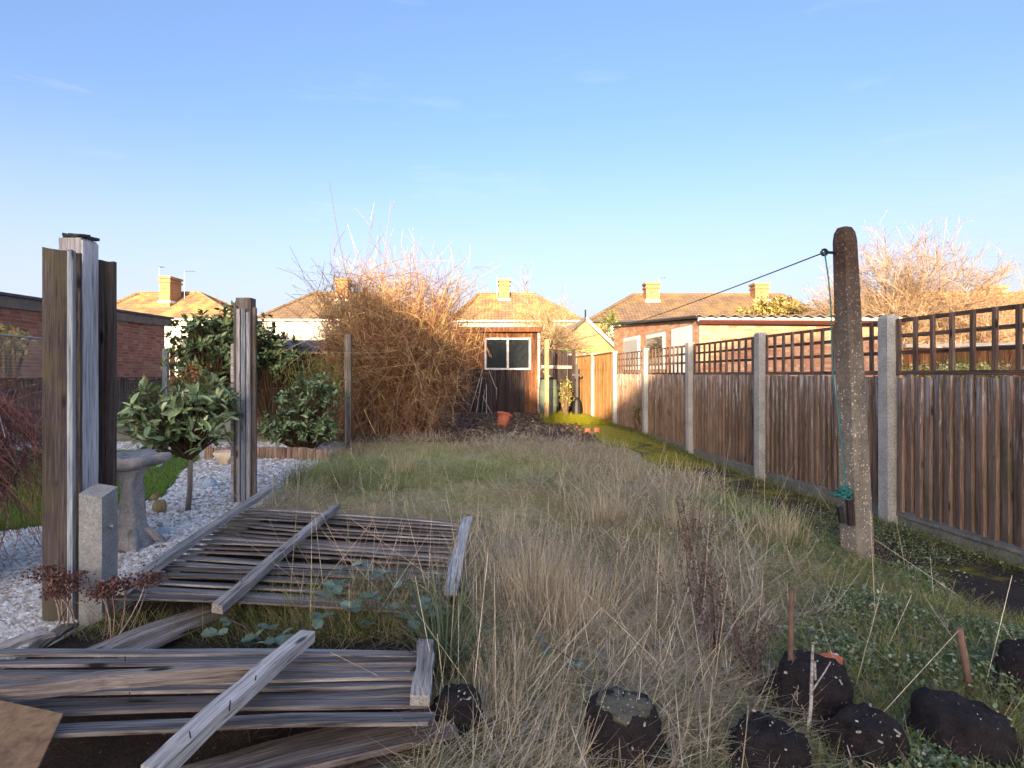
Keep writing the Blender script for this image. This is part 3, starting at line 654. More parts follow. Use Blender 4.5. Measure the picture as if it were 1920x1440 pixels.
# gate and barrel beside the shed
gt = thing('arched_gate', 'dark arched wooden gate with a diagonal brace between the shed and the fence', 'gate', (1.25, 16.1, 0))
ga0, ga1, GY = XX(1015, 16.1), XX(1072, 16.1), 16.1; gw = ga1 - ga0
for i in range(7):
    x = ga0 + gw * (i + .5) / 7; h = 1.55 + .2 * math.sin(PI * (i + .5) / 7)
    MB().box((x, GY, h / 2 + .03), (gw / 7 - .01, .03, h)).build('board', m_sheddark, gt)
for z in (.35, 1.3): MB().beam((ga0, GY - .035, z), (ga1, GY - .035, z), .03, .09).build('rail', m_wood_grey, gt)
MB().beam((ga0 + .05, GY - .037, 1.2), (ga1 - .1, GY - .037, .45), .025, .08).build('brace', m_wood_grey, gt)
MB().box((ga1 + .05, GY + .02, .9), (.1, .1, 1.8)).build('gate_post', m_sheddark, gt)
bt = thing('water_butt', 'faded green plastic water butt beside the pale wooden post', 'barrel', (XX(1026, 15), 15, 0))
bc = (XX(1028, 15.2), 15.2, 0)
MB().lathe([(.19, 0), (.215, .05), (.25, .3), (.26, .5), (.25, .72), (.225, .9), (.21, .96), (.2, .97)], bc, 20).build('body', m_barrel, bt, True)
for z in (.28, .5, .72): MB().lathe([(.262, z - .012), (.27, z), (.262, z + .012)], bc, 20).build('rib', m_barrel, bt, True)
MB().lathe([(.225, .965), (.23, .99), (.2, 1.01), (.05, 1.03)], bc, 20).build('lid', m_black, bt, True)
# wooden clothes post
pt = thing('wooden_clothes_post', 'plain pale wooden post near the shed where the washing line ends', 'post', (XX(1025, 14), 14, 0))
MB().box((XX(1025, 14), 14, .97), (.10, .09, 1.94)).build('shaft', wood('tan_post', (.2, .12, .06), (.34, .22, .12), (.46, .32, .18), 2), pt)
MB().tube([(XX(1025, 14) + .05, 13.95, 1.8), (XX(1025, 14) + .1, 13.93, 1.8)], .008, 5).build('hook', m_black, pt)
# black cross-shaped garden ornament
cr = thing('iron_garden_cross', 'black iron cross on a squat base against the sunlit tan fence', 'ornament', (XX(1082, 15), 15, 0)); cxx = XX(1082, 15)
MB().box((cxx, 15, .78), (.05, .05, 1.15)).build('upright', m_black, cr)
MB().box((cxx, 15, 1.08), (.27, .04, .05)).build('crossbar', m_black, cr)
MB().lathe([(.13, 0), (.13, .25), (.09, .42), (.04, .5)], (cxx, 15, 0), 12).build('base', m_black, cr)

# ------------------------------------------------------------------ right boundary fence
fz = [2.79 - 1.93 + 1.93 * k for k in range(0, 9)]   # post depths 0.86 ... 16.3
fn = Vector((-1, -.111, 0)).normalized(); fd = Vector((-.111, 1, 0)).normalized()
frot = Matrix(((fd.x, -fn.x, 0, 0), (fd.y, -fn.y, 0, 0), (0, 0, 1, 0), (0, 0, 0, 1)))
fen = thing('garden_fence', 'brown closeboard fence with trellis top and concrete posts running down the right side', 'fence', (fence_x(6), 6, 0))
def wedge(w, t0, t1, h):
    return MB().add([(-w / 2, -t0, 0), (w / 2, -t1, 0), (w / 2, 0, 0), (-w / 2, 0, 0), (-w / 2, -t0, h), (w / 2, -t1, h), (w / 2, 0, h), (-w / 2, 0, h)],
                    [(3, 2, 1, 0), (4, 5, 6, 7), (0, 1, 5, 4), (1, 2, 6, 5), (2, 3, 7, 6), (3, 0, 4, 7)])
def feather(w, h, m):
    prof = [(-w / 2, -.030), (-w / 2 + .006, -.031), (w / 2 - .014, -.010), (w / 2 - .012, .006), (w / 2, .006), (w / 2, .012), (-w / 2, .012)]
    n = len(prof); v = [(x, y, 0) for x, y in prof] + [(x, y, h) for x, y in prof]
    return MB().add(v, [tuple(range(n))[::-1], tuple(range(n, 2 * n))] + [(i, (i + 1) % n, n + (i + 1) % n, n + i) for i in range(n)]).mesh('board', m)
wv = [feather(.0885, 1.08 + dz_, m_board) for dz_ in (0, .006, -.006)]
wt = feather(.0885, 1.52, m_board_sunlit)
for k, y in enumerate(fz):
    if y < 2: continue
    p = Vector((fence_x(y), y, 0)); gz = float(gh(p.x - .1, y)) - .02; hp = 1.575 if y < 12 else 1.6
    w = .052
    b = MB(); b.add([(-w, -w, 0), (w, -w, 0), (w, w, 0), (-w, w, 0), (-w, -w, hp - gz - .02), (w, -w, hp - gz - .02), (w, w, hp - gz - .02), (-w, w, hp - gz - .02),
                    (-w + .015, -w + .015, hp - gz), (w - .015, -w + .015, hp - gz), (w - .015, w - .015, hp - gz), (-w + .015, w - .015, hp - gz)],
                   [(0, 1, 5, 4), (1, 2, 6, 5), (2, 3, 7, 6), (3, 0, 4, 7), (4, 5, 9, 8), (5, 6, 10, 9), (6, 7, 11, 10), (7, 4, 8, 11), (8, 9, 10, 11)])
    pp = p + fn * .03; pp.z = gz
    link(b.mesh('concrete_post', m_concrete), 'concrete_post', fen, Matrix.Translation(pp) @ frot @ Matrix.Rotation(rnd.uniform(-.008, .008), 4, 'X') @ Matrix.Rotation(rnd.uniform(-.008, .008), 4, 'Y'))
    if k + 1 >= len(fz): continue
    y2 = fz[k + 1]; L = (Vector((fence_x(y2), y2, 0)) - p).length - .1
    a = p + fd * .05
    far = y > 12
    nb = 21; pitch = L / nb
    for i in range(nb):
        c = a + fd * pitch * (i + .5) + fn * rnd.uniform(-.003, .003)
        c.z = .0 + .012 * max(0, (y - 6)) * .5 + rnd.uniform(-.008, .008)
        m_ = Matrix.Translation(c) @ frot @ Matrix.Rotation(rnd.uniform(-.008, .008), 4, 'Y')
        sc3 = Matrix.Diagonal((pitch / .0875 * (1 + rnd.uniform(-.03, .03)), 1, (1.0 if not far else 1.0) + rnd.uniform(-.004, .004), 1))
        link(wt if far else wv[i * 7 % 3], 'board', fen, m_ @ sc3)
    # gravel board with recessed face
    gb = MB(); zc = -.015 + .012 * max(0, y - 6) * .5; 
    gb.box((L / 2, .03, -.12), (L, .05, .235)); gb.box((L / 2, -.001, -.018), (L, .02, .03)); gb.box((L / 2, -.001, -.225), (L, .02, .03))
    link(gb.mesh('gravel_board', m_gravelboard), 'gravel_board', fen, Matrix.Translation(Vector((a.x, a.y, zc))) @ frot)
    if not far:
        tr = link(MB().box((L / 2, .015, 0), (L, .05, .035)).mesh('trellis', m_trellis), 'trellis', fen, Matrix.Translation(Vector((a.x, a.y, 1.105))) @ frot)
        nvert = 12
        for i in range(nvert):
            s_ = .02 + (L - .04) * i / (nvert - 1)
            c = a + fd * s_ - fn * .002; c.z = 1.122
            M = Matrix.Translation(c) @ frot @ Matrix.Rotation(-PI / 2, 4, 'Y') @ Matrix.Rotation(rnd.uniform(-.012, .012), 4, 'Y')
            link(tsl, 'slat', tr, M) if 'tsl' in globals() else None
            if 'tsl' not in globals():
                tsl = MB().box((.21, 0, 0), (.42, .022, .029)).mesh('slat', m_trellis); link(tsl, 'slat', tr, M)
        for z in (1.27, 1.405, 1.53):
            c = a + fd * (L / 2) - fn * .026; c.z = z
            link(MB().box((0, 0, 0), (L, .022, .03)).mesh('slat', m_trellis), 'slat', tr, Matrix.Translation(c) @ frot)
    else:
        link(MB().box((L / 2, -.01, 0), (L, .06, .03)).mesh('capping', m_board_sunlit), 'capping', fen, Matrix.Translation(Vector((a.x, a.y, 1.535 + .012 * (y - 6) * .5))) @ frot)

# ------------------------------------------------------------------ clothes post, line, cord
cp = thing('concrete_clothes_post', 'tall tapering pebbly concrete clothes post beside the right fence', 'post', H(1612, 1050, -.06))
cb = H(1608, 1050, -.06); ctop = P(1583, 427, cb.y)
def octo(c, r, rot=.4):
    ch = .72
    pts = []
    for sx, sy in ((1, ch), (ch, 1), (-ch, 1), (-1, ch), (-1, -ch), (-ch, -1), (ch, -1), (1, -ch)):
        x, y = sx * r, sy * r; pts.append((c.x + x * math.cos(rot) - y * math.sin(rot), c.y + x * math.sin(rot) + y * math.cos(rot), c.z))
    return pts
hgt = ctop.z - cb.z; V = []; prof = [(0, .074), (.1, .072), (.5, .064), (.8, .058), (.96, .054), (.985, .047), (1.0, .032)]
for t, r in prof:
    c = cb.lerp(ctop, t); c.z = cb.z + hgt * t - (.1 if t == 0 else 0); V += octo(c, r)
Fq = []
for i in range(len(prof) - 1):
    for k in range(8): k2 = (k + 1) % 8; Fq.append((i * 8 + k, i * 8 + k2, (i + 1) * 8 + k2, (i + 1) * 8 + k))
Fq.append(tuple((len(prof) - 1) * 8 + k for k in range(8)))
MB().add(V, Fq).build('shaft', m_pebblepost, cp)
Zp = cb.y
nt_ = m_pebblepost.node_tree; b_n = nt_.nodes['Principled BSDF']; old_ = b_n.inputs['Base Color'].links[0].from_socket
tcn = nt_.nodes.new('ShaderNodeTexCoord'); spn = nt_.nodes.new('ShaderNodeSeparateXYZ'); nt_.links.new(tcn.outputs['Object'], spn.inputs[0])
mrn = nt_.nodes.new('ShaderNodeMapRange'); nt_.links.new(spn.outputs[2], mrn.inputs[0]); mrn.inputs[1].default_value = .9; mrn.inputs[2].default_value = 1.95; mrn.inputs[3].default_value = 0; mrn.inputs[4].default_value = .8
mm_ = mth(nt_, 'ADD', mrn.outputs[0], mth(nt_, 'MULTIPLY', noi(nt_, tcn.outputs['Object'], 7, 5, .7), .35))
nt_.links.new(mix(nt_, mm_, old_, mix(nt_, 1.0, old_, (.28, .19, .165), 'MULTIPLY')), b_n.inputs['Base Color'])
hk0 = P(1566, 474, Zp); hk1 = P(1546, 473, Zp - .02)
MB().tube([hk0 + Vector((.03, 0, 0)), hk0, hk1], .009, 8).build('hook', m_black, cp)
MB().tube([hk1 + Vector((.018 * math.cos(a_), .003, .018 * math.sin(a_))) for a_ in np.linspace(0, 2 * PI, 12)], .008, 6).build('eye', m_black, cp)
MB().beam(P(1592, 925, Zp - .12), P(1596, 985, Zp - .12), .035, .03, (0, 1, 0)).build('cleat', m_sheddark, cp)
MB().beam(P(1574, 950, Zp - .11), P(1580, 980, Zp - .11), .028, .03, (0, 1, 0)).build('cleat', m_black, cp)
ln = MB(); e = Vector((XX(1025, 14) + .09, 13.93, 1.8)); pts = []
for k in range(25): t = k / 24; q = hk1.lerp(e, t); q.z -= .14 * 4 * t * (1 - t) * .6; pts.append(q)
ln.tube(pts, .0045, 5); tag(ln.build('washing_line', m_wire), 'thin grey washing line stretched from the concrete post to the far wooden post', 'line')
cd = MB(); a_ = hk1.copy(); b_ = P(1582, 925, Zp - .13); pts = [a_.lerp(b_, k / 10) + Vector((.012 * math.sin(k * .9), -.004 * k * .3, 0)) for k in range(11)]
cd.tube(pts, .0042, 5)
for w in range(7):
    ph = rnd.uniform(0, 6); rr = rnd.uniform(.03, .045)
    cd.tube([b_ + Vector((rr * math.cos(q + ph), rr * .8 * math.sin(q + ph) , -.02 + .014 * w * .6 + .012 * math.sin(2 * q + ph))) for q in np.linspace(0, 2 * PI, 14)], .0042, 5)
for w in range(3): cd.tube([b_, b_ + Vector((-.03 - .02 * w, -.02, -.01)), b_ + Vector((-.07 - .01 * w, -.02, .01 * w))], .003, 4)
tag(cd.build('cord', m_teal), 'teal cord hanging down the concrete clothes post and wound in a knot at its foot', 'cord')

# ------------------------------------------------------------------ left fence remnants
def vboard(name, x0, x1, y, z0, z1, th, m, parent, ragged=0, tilt=0):
    mb = MB(); n = 5; top = [z1 + rnd.uniform(-ragged, ragged) + tilt * (i / (n - 1)) for i in range(n)]
    v = []
    for yy in (y, y + th):
        for i in range(n): x = x0 + (x1 - x0) * i / (n - 1); v += [(x, yy, z0), (x, yy, top[i])]
    fs = []
    for i in range(n - 1):
        a = 2 * i; fs.append((a, a + 2, a + 3, a + 1)); b_ = a + 2 * n; fs.append((b_, b_ + 1, b_ + 3, b_ + 2)); fs.append((a + 1, a + 3, b_ + 3, b_ + 1)); fs.append((a, b_, b_ + 2, a + 2))
    fs.append((0, 1, 2 * n + 1, 2 * n)); e_ = 2 * (n - 1); fs.append((e_, e_ + 2 * n, e_ + 2 * n + 1, e_ + 1))
    return mb.add(v, fs).build(name, m, parent)
r1 = thing('fence_post_remnant', 'tall weathered fence post with dark broken boards bolted to a concrete spur at the left', 'fence post', (-1.97, 2.6, 0))
mb = MB(); zt_ = ZZ(447, 2.62)
mb.box((-2.0, 2.655, zt_ / 2 - .05), (.1, .1, zt_ + .1)); mb.build('post', m_postwood, r1)
MB().box((-1.9455, 2.655, zt_ / 2 + .25), (.009, .097, zt_ - .52)).build('bleached_face', m_white_batten2, r1)
mb = MB(); 
for q in range(16):
    mb.box((-2.0 + rnd.uniform(-.04, .045), 2.655 + rnd.uniform(-.045, .045), zt_ + .006 + rnd.uniform(0, .012)), (rnd.uniform(.03, .06), rnd.uniform(.03, .06), .012), Matrix.Rotation(rnd.uniform(-.3, .3), 3, 'Y') @ Matrix.Rotation(rnd.uniform(0, 3), 3, 'Z'))
mb.build('rotten_cap', m_black, r1)
vboard('board', XX(79, 2.5), XX(124, 2.5), 2.5, -.05, ZZ(462, 2.5), .022, m_olddark, r1, .003, -.02)
vboard('board', XX(125, 2.5) + .003, XX(140, 2.51), 2.497, -.05, ZZ(470, 2.5), .022, m_blueboard, r1, .006)
vboard('board', XX(140, 2.52) + .002, XX(150, 2.52), 2.52, -.02, ZZ(472, 2.5), .012, m_olddark, r1, .004)
vboard('board', XX(181, 2.76), XX(213, 2.76), 2.76, .35, ZZ(487, 2.76), .022, m_olddark, r1, .003, -.01)
mb = MB(); sx_, sy_ = -1.83, 2.545; zs = .575
mb.add([(sx_ - .05, 2.5, -.1), (sx_ + .05, 2.5, -.1), (sx_ + .05, 2.6, -.1), (sx_ - .05, 2.6, -.1), (sx_ - .05, 2.5, zs), (sx_ + .05, 2.5, zs - .018), (sx_ + .05, 2.6, zs + .012), (sx_ - .05, 2.6, zs + .028)],
       [(0, 1, 5, 4), (1, 2, 6, 5), (2, 3, 7, 6), (3, 0, 4, 7), (4, 5, 6, 7)]); mb.build('concrete_spur', m_conc_moss, r1)
for z in (.42, .16): MB().tube([(sx_ + .048, 2.55, z), (sx_ + .068, 2.55, z)], .011, 6).build('bolt', m_metal, r1)
r2 = thing('fence_post_remnant', 'middle fence post with ribbed strips of board nailed to it, near the fallen panel', 'fence post', (-2.25, 4.9, 0))
Zr = 4.85; zt2 = ZZ(558, Zr)
MB().box((XX(456, Zr), Zr + .05, zt2 / 2 - .03), (.125, .1, zt2 + .06)).build('post', m_darkboard, r2)
for (a, b_, yt, mm, dy, bot) in ((440, 446, 574, m_darkboard, -.02, 0), (447, 453, 580, m_postwood, -.035, 0), (455, 463, 580, m_blueboard, -.03, 0), (466, 472, 586, m_postwood, -.04, 0), (474, 480, 577, m_darkboard, -.01, 0), (434, 440, 645, m_rail, -.015, 0)):
    vboard('board', XX(a, Zr), XX(b_, Zr), Zr + dy, -.05, ZZ(yt, Zr), .03, mm, r2, .006)
r3 = thing('fence_post_remnant', 'farthest thin fence post standing at the edge of the twiggy bush', 'fence post', (XX(652, 8.6), 8.6, 0))
MB().box((XX(653, 8.6), 8.6, .83), (.095, .09, 1.72)).build('post', m_darkboard, r3)
MB().beam((XX(653, 8.6) - .02, 8.55, 1.0), (XX(653, 8.6) - .02, 8.55, 0), .012, .03, (0, 1, 0)).build('strip', m_postwood, r3)

# ------------------------------------------------------------------ fallen fence panels
def plank(p0, p1, w, t, m, parent=None, roll=0, bow=.01, name='plank', rag=.004, curve=0, taperw=1):
    p0 = Vector(p0); p1 = Vector(p1); d = p1 - p0; L = d.length; d.normalize()
    up = Vector((0, 0, 1)); s_ = up.cross(d).normalized(); up = d.cross(s_)
    M = Matrix(((d.x, s_.x, up.x, p0.x), (d.y, s_.y, up.y, p0.y), (d.z, s_.z, up.z, p0.z), (0, 0, 0, 1))) @ Matrix.Rotation(roll, 4, 'X')
    n = 9; v = []; sd_ = rnd.uniform(0, 99)
    for i in range(n):
        u = i / (n - 1); x = L * u; zb = bow * math.sin(PI * u) + .006 * noise.noise(Vector((u * 3, sd_, 0)))
        yc = curve * math.sin(PI * u); ww = w / 2 * (1 + (taperw - 1) * u)
        r1_ = rag * noise.noise(Vector((u * 9, sd_, 1))); r2_ = rag * noise.noise(Vector((u * 9, sd_, 5)))
        ex = (rnd.uniform(-.012, .012) if i in (0, n - 1) else 0)
        v += [(x + ex, yc - ww + r1_, zb - t / 2), (x - ex, yc + ww + r2_, zb - t / 2), (x - ex, yc + ww + r2_, zb + t / 2), (x + ex, yc - ww + r1_, zb + t / 2)]
    fs = [(3, 2, 1, 0)]
    for i in range(n - 1):
        a = 4 * i
        for k in range(4): k2 = (k + 1) % 4; fs.append((a + k, a + k2, a + 4 + k2, a + 4 + k))
    a = 4 * (n - 1); fs.append((a, a + 1, a + 2, a + 3))
    return link(MB().add(v, fs).mesh(name, m), name, parent, M)
def nails(parent, p0, p1, n, off=.02):
    for k in range(n):
        q = Vector(p0).lerp(Vector(p1), (k + .7) / (n + .3)); q.x += rnd.uniform(-.01, .01)
        MB().tube([q, q + Vector((rnd.uniform(-.004, .004), rnd.uniform(-.004, .004), off + .015))], .0018, 4).build('nail', m_black, parent)
fp1 = thing('fallen_fence_panel', 'grey slatted fence panel lying on the grass between the two left posts', 'fence panel', (-1.1, 3.4, .05))
npl = 19
for i in range(npl):
    t = i / (npl - 1); t2 = t ** 1.0
    za = .13 - .02 * t; zb = .09
    # spacing even in the world: interpolate world endpoints
    La = H(214, 1120, za).lerp(H(446, 952, .11), t); Lb = H(838, 1148, zb).lerp(H(866, 980, .07), t)
    La += Vector((rnd.uniform(-.02, .03), rnd.uniform(-.008, .008), 0)); Lb += Vector((rnd.uniform(-.02, .02), rnd.uniform(-.012, .012), 0))
    plank(La, Lb, .096, .009, m_wood_grey if i % 4 in (1, 2) else m_wood_dark, fp1, roll=rnd.uniform(-.24, -.15), bow=rnd.uniform(-.012, .012), curve=rnd.uniform(-.007, .007), rag=.002)
for (a, b_, m_, w) in ((H(226, 1108, .17), H(512, 914, .16), m_rail, .05), (H(408, 1142, .16), H(632, 950, .14), m_rail, .048)):
    plank(a, b_, w, .035, m_, fp1, name='rail', rag=.008); nails(fp1, a, b_, 5)
plank(H(843, 1112, .13), H(877, 972, .11), .062, .022, m_white_batten, fp1, name='batten', rag=.008); nails(fp1, H(843, 1112, .13), H(877, 972, .11), 9, 0)
fp2 = thing('fallen_fence_panel', 'grey slatted fence panel lying across the bottom left foreground, with a pale diagonal rail', 'fence panel', (-1.0, 1.95, .05))
rows = [(1222, 1228, .12, 0, 790), (1241, 1240, .13, 0, 788), (1260, 1253, .135, 0, 784), (1280, 1267, .14, 0, 782), (1299, 1281, .14, 0, 782), (1320, 1297, .145, 0, 786), (1343, 1315, .145, 0, 800), (1372, 1346, .15, 60, 806)]
for i, (ya, yb, z, xa, xb) in enumerate(rows):
    a = H(-160 if not xa else xa, ya + (6 if i < 6 else 0), z + .008); b_ = H(xb + rnd.uniform(-8, 8), yb, z - .006)
    plank(a, b_, .064 if i < 6 else .088, .010, (m_wood_grey, m_wood_dark, m_wood_dark, m_wood_grey)[i % 4], fp2, roll=rnd.uniform(-.26, -.16), bow=rnd.uniform(-.006, .010), curve=rnd.uniform(-.004, .004), rag=.002)
    if i in (1, 3, 5, 7): nails(fp2, a.lerp(b_, .3), a.lerp(b_, .5), 1, .01)
plank(H(283, 1455, .24), H(577, 1192, .2), .055, .035, m_rail, fp2, name='rail', rag=.01)
nails(fp2, H(310, 1440, .255), H(500, 1260, .225), 3, .01)
plank(H(790, 1312, .17), H(800, 1206, .16), .055, .03, m_rail, fp2, name='end_batten', rag=.012)
plank(H(8, 1298, .19), H(492, 1258, .19), .034, .04, m_darkw if 'm_darkw' in globals() else m_wood_dark, fp2, name='broken_rail', rag=.012)
def loose(label, a, b_, w, m, roll=0, t=.016):
    o = plank(a, b_, w, t, m, None, roll=roll, name='loose_plank', rag=.006); tag(o, label, 'plank', 'loose planks lying by the fallen panels'); return o
loose('broad grey plank at the very bottom, its right end by the small black root ball', H(250, 1500, .06), H(846, 1350, .08), .19, m_wood_dark, -.12)
loose('lowest dark plank in the bottom foreground, under the broad striped plank', H(420, 1540, .03), H(835, 1395, .03), .12, m_wood_dark, -.1)
loose('upper of two dark planks lying slantwise between the fallen panels', H(170, 1226, .07), H(395, 1143, .05), .085, m_wood_grey, 0)
loose('lower of two dark planks lying slantwise between the fallen panels', H(226, 1232, .06), H(436, 1146, .04), .085, m_wood_dark, .05)
loose('splintered plank lying by the foot of the concrete spur at the left edge', H(-30, 1232, .1), H(92, 1186, .12), .05, m_rail, .15)
loose('short brown plank stuck under the left end of the near panel', H(60, 1222, .05), H(135, 1172, .05), .05, m_wood_grey, .1)
MB_ = MB(); c = [H(-60, 1300, .2), H(118, 1338, .2), H(60, 1462, .17), H(-60, 1480, .17)]
MB_.add(c + [p - Vector((0, 0, .006)) for p in c], [(0, 3, 2, 1), (4, 5, 6, 7), (0, 1, 5, 4), (1, 2, 6, 5), (2, 3, 7, 6), (3, 0, 4, 7)])
tag(MB_.build('rusty_metal_sheet', m_rust), 'flat rusty brown metal sheet in the bottom left corner', 'metal sheet')

# ------------------------------------------------------------------ neighbour's garden (left)
# low fence in front of the brick garage
lf = thing('low_picket_fence', 'low dark picket fence in front of the brick garage at the far left', 'fence', (-7.6, 9, 0))
LF = lambda y: -6.75 - .111 * y
pk = MB().box((0, 0, .5), (.05, .02, 1.0)).mesh('picket', m_darkboard)
y = 6.4; kk = 0
while y < 16:
    link(pk, 'picket', lf, Matrix.Translation(Vector((LF(y), y, rnd.uniform(-.03, .02)))) @ frot); y += .095; kk += 1
for z in (.35, .85):
    MB().beam((LF(6.3) - .03, 6.3, z), (LF(16) - .03, 16, z), .04, .07).build('rail', m_darkboard, lf)
MB().beam((LF(6.3), 6.3, 1.02), (LF(16), 16, 1.02), .08, .03).build('capping', m_darkboard, lf)
wm = thing('wire_mesh_screen', 'galvanised wire mesh screen on a rail above the low picket fence', 'mesh fence', (-7.7, 8.3, 1))
mb = MB()
for z in np.arange(1.1, 1.68, .05): mb.tube([(LF(6.3) + .02, 6.3, z), (LF(10.6) + .02, 10.6, z)], .0022, 3, False)
for y in np.arange(6.3, 10.6, .025): mb.tube([(LF(y) + .02, y, 1.03), (LF(y) + .02, y, 1.68)], .0018, 3, False)
tag(mb.build('mesh_wires', m_metal, wm), kind='stuff')
MB().tube([(LF(6.3) + .02, 6.3, 1.69), (LF(10.6) + .02, 10.6, 1.69)], .016, 6).build('top_rail', m_metal, wm)
for y in (6.4, 8.5, 10.55): MB().tube([(LF(y) + .02, y, .9), (LF(y) + .02, y, 1.7)], .016, 6).build('mesh_post', m_metal, wm)
# fence post by the garage corner
gp = thing('timber_fence_post', 'tall grey and brown timber post at the right corner of the brick garage', 'post', (XX(313, 13), 13, 0))
MB().box((XX(311, 13), 13, .84), (.1, .1, 1.68)).build('post', m_blueboard, gp); MB().box((XX(322, 13), 13.02, .83), (.1, .03, 1.66)).build('board', m_orangewood, gp)
# shiplap shed of the neighbour
ns = thing('orange_shiplap_shed', 'low shed with orange horizontal shiplap and a dark felt roof behind the green shrubs', 'shed', (-4.2, 12, 0))
NY = 10.6; nx0, nx1 = XX(470, NY), XX(648, NY); nz = ZZ(662, NY)
MB().box(((nx0 + nx1) / 2, NY + 1.0, nz / 2), (nx1 - nx0, 1.9, nz)).build('wall', m_orangewood, ns)
bd = MB().add([(-(nx1 - nx0) / 2, -.035, 0), ((nx1 - nx0) / 2, -.035, 0), ((nx1 - nx0) / 2, -.008, .11), (-(nx1 - nx0) / 2, -.008, .11), (-(nx1 - nx0) / 2, .0, 0), ((nx1 - nx0) / 2, .0, 0), ((nx1 - nx0) / 2, .0, .11), (-(nx1 - nx0) / 2, .0, .11)],
             [(0, 1, 2, 3), (4, 0, 3, 7), (1, 5, 6, 2), (3, 2, 6, 7), (4, 5, 1, 0)]).mesh('shiplap_board', m_orangewood)
for i in range(int(nz / .11)): link(bd, 'shiplap_board', ns, Matrix.Translation(Vector(((nx0 + nx1) / 2, NY + .045, .11 * i))))
mb = MB(); v = [(nx0 - .1, NY - .12, nz), (nx1 + .1, NY - .12, nz), (nx1 + .1, NY + 1.2, nz + .26), (nx0 - .1, NY + 1.2, nz + .26)]
v += [(x, y, z + .05) for x, y, z in v]; mb.add(v, [(3, 2, 1, 0), (4, 5, 6, 7), (0, 1, 5, 4), (1, 2, 6, 5), (2, 3, 7, 6), (3, 0, 4, 7)]); mb.build('roof', m_felt, ns)
# log roll edging
lr = thing('log_roll_edging', 'low edging of upright split logs in front of the green shrub bed', 'edging', (-2.9, 7.25, 0))
lg = MB().lathe([(.028, 0), (.028, .155), (.02, .165)], (0, 0, 0), 8).mesh('log', wood('log_wood', (.10, .06, .04), (.22, .145, .10), (.36, .27, .19), 2, var=.8))
for i in range(40):
    t = i / 39; p = H(386, 862, 0).lerp(H(612, 866, 0), t); p.y += .12 * math.sin(t * PI)
    link(lg, 'log', lr, Matrix.Translation(p) @ Matrix.Rotation(rnd.uniform(-.04, .04), 4, 'Y') @ Matrix.Scale(rnd.uniform(.9, 1.06), 4))
# bird bath
bb = thing('stone_bird_bath', 'grey stone bird bath with a ragged shallow bowl and tree-trunk pedestal on white gravel', 'bird bath', (XX(248, 3.6), 3.6, 0))
bc = Vector((XX(247, 3.62), 3.62, 0))
mb = MB(); mb.lathe([(.17, 0), (.155, .02), (.13, .05), (.10, .09), (.08, .13), (.066, .18), (.060, .24), (.057, .3), (.056, .36), (.058, .42), (.072, .48), (.10, .52)], bc, 30, .3, 3); jitter(mb, .018, 14)
mb.build('pedestal', m_stone, bb, True)
for a_ in range(5):
    an = a_ * 1.3 - .9; MB().tube([bc + Vector((.07 * math.cos(an), .07 * math.sin(an), .12)), bc + Vector((.14 * math.cos(an), .14 * math.sin(an), .05)), bc + Vector((.2 * math.cos(an), .2 * math.sin(an), .0))], [.028, .028, .014], 8).build('root', m_stone, bb, True)
bw_ = bc + Vector((-.03, 0, 0))
mb = MB(); mb.lathe([(.09, .505), (.15, .515), (.19, .53), (.207, .555), (.205, .578), (.19, .59), (.17, .578), (.1, .56), (.02, .555)], bw_, 36, .16, 9); jitter(mb, .02, 13); mb.build('bowl', m_stone, bb, True)
# figurines
def blob(mb, c, r, sx=1, sy=1, sz=1, n=10, wob=.06):
    prof = [(r * math.sin(PI * k / 8) + .0005, -r * math.cos(PI * k / 8) * sz) for k in range(9)]
    m0 = len(mb.v); mb.lathe(prof, (0, 0, 0), n, wob)
    for i in range(m0, len(mb.v)): x, y, z = mb.v[i]; mb.v[i] = (c[0] + x * sx, c[1] + y * sy, c[2] + z)
m_ochre = rough_mat('ochre_stone', (.22, .16, .07), (.36, .28, .14), 14, .9)
m_bluegrey = rough_mat('pale_blue_stone', (.35, .42, .5), (.5, .57, .64), 14, .9)
p = H(297, 964); f1 = thing('stone_squirrel_figure', 'small ochre stone squirrel figure sitting on the gravel by the bird bath', 'ornament', p)
mb = MB(); blob(mb, p + Vector((0, 0, .055)), .045, 1, .9, 1.25); blob(mb, p + Vector((.03, .01, .06)), .035, .8, .7, 1.6); mb.build('body', m_ochre, f1, True)
mb = MB(); blob(mb, p + Vector((-.02, -.01, .135)), .028, 1.15, .9, .95); blob(mb, p + Vector((-.045, -.015, .128)), .012); mb.build('head', m_ochre, f1, True)
for q in (-.012, .012): mb = MB(); blob(mb, p + Vector((-.01, q, .162)), .008, 1, 1, 1.5, 6); mb.build('ear', m_ochre, f1, True)
MB().lathe([(.055, 0), (.055, .012), (.045, .015)], p + Vector((0, 0, .0)), 14).build('plinth', m_ochre, f1)
p = H(303, 1006); f2 = thing('stone_bird_figure', 'tiny pale stone bird figure standing upright on the gravel, nearest the bird bath', 'ornament', p)
mb = MB(); blob(mb, p + Vector((0, 0, .035)), .028, 1, 1, 1.25); mb.build('body', m_bluegrey, f2, True)
mb = MB(); blob(mb, p + Vector((-.01, 0, .08)), .018); mb.tube([p + Vector((-.022, 0, .08)), p + Vector((-.042, 0, .075))], [.006, .001], 5); mb.build('head', rough_mat('grey_st', (.25, .24, .22), (.45, .43, .4), 15), f2, True)
p = H(391, 915); f3 = thing('stone_tortoise_figure', 'pale blue stone tortoise figure on the white gravel by the lawn edge', 'ornament', p)
mb = MB(); blob(mb, p + Vector((.01, 0, .035)), .07, 1.0, .8, .8); mb.build('shell', m_bluegrey, f3, True)
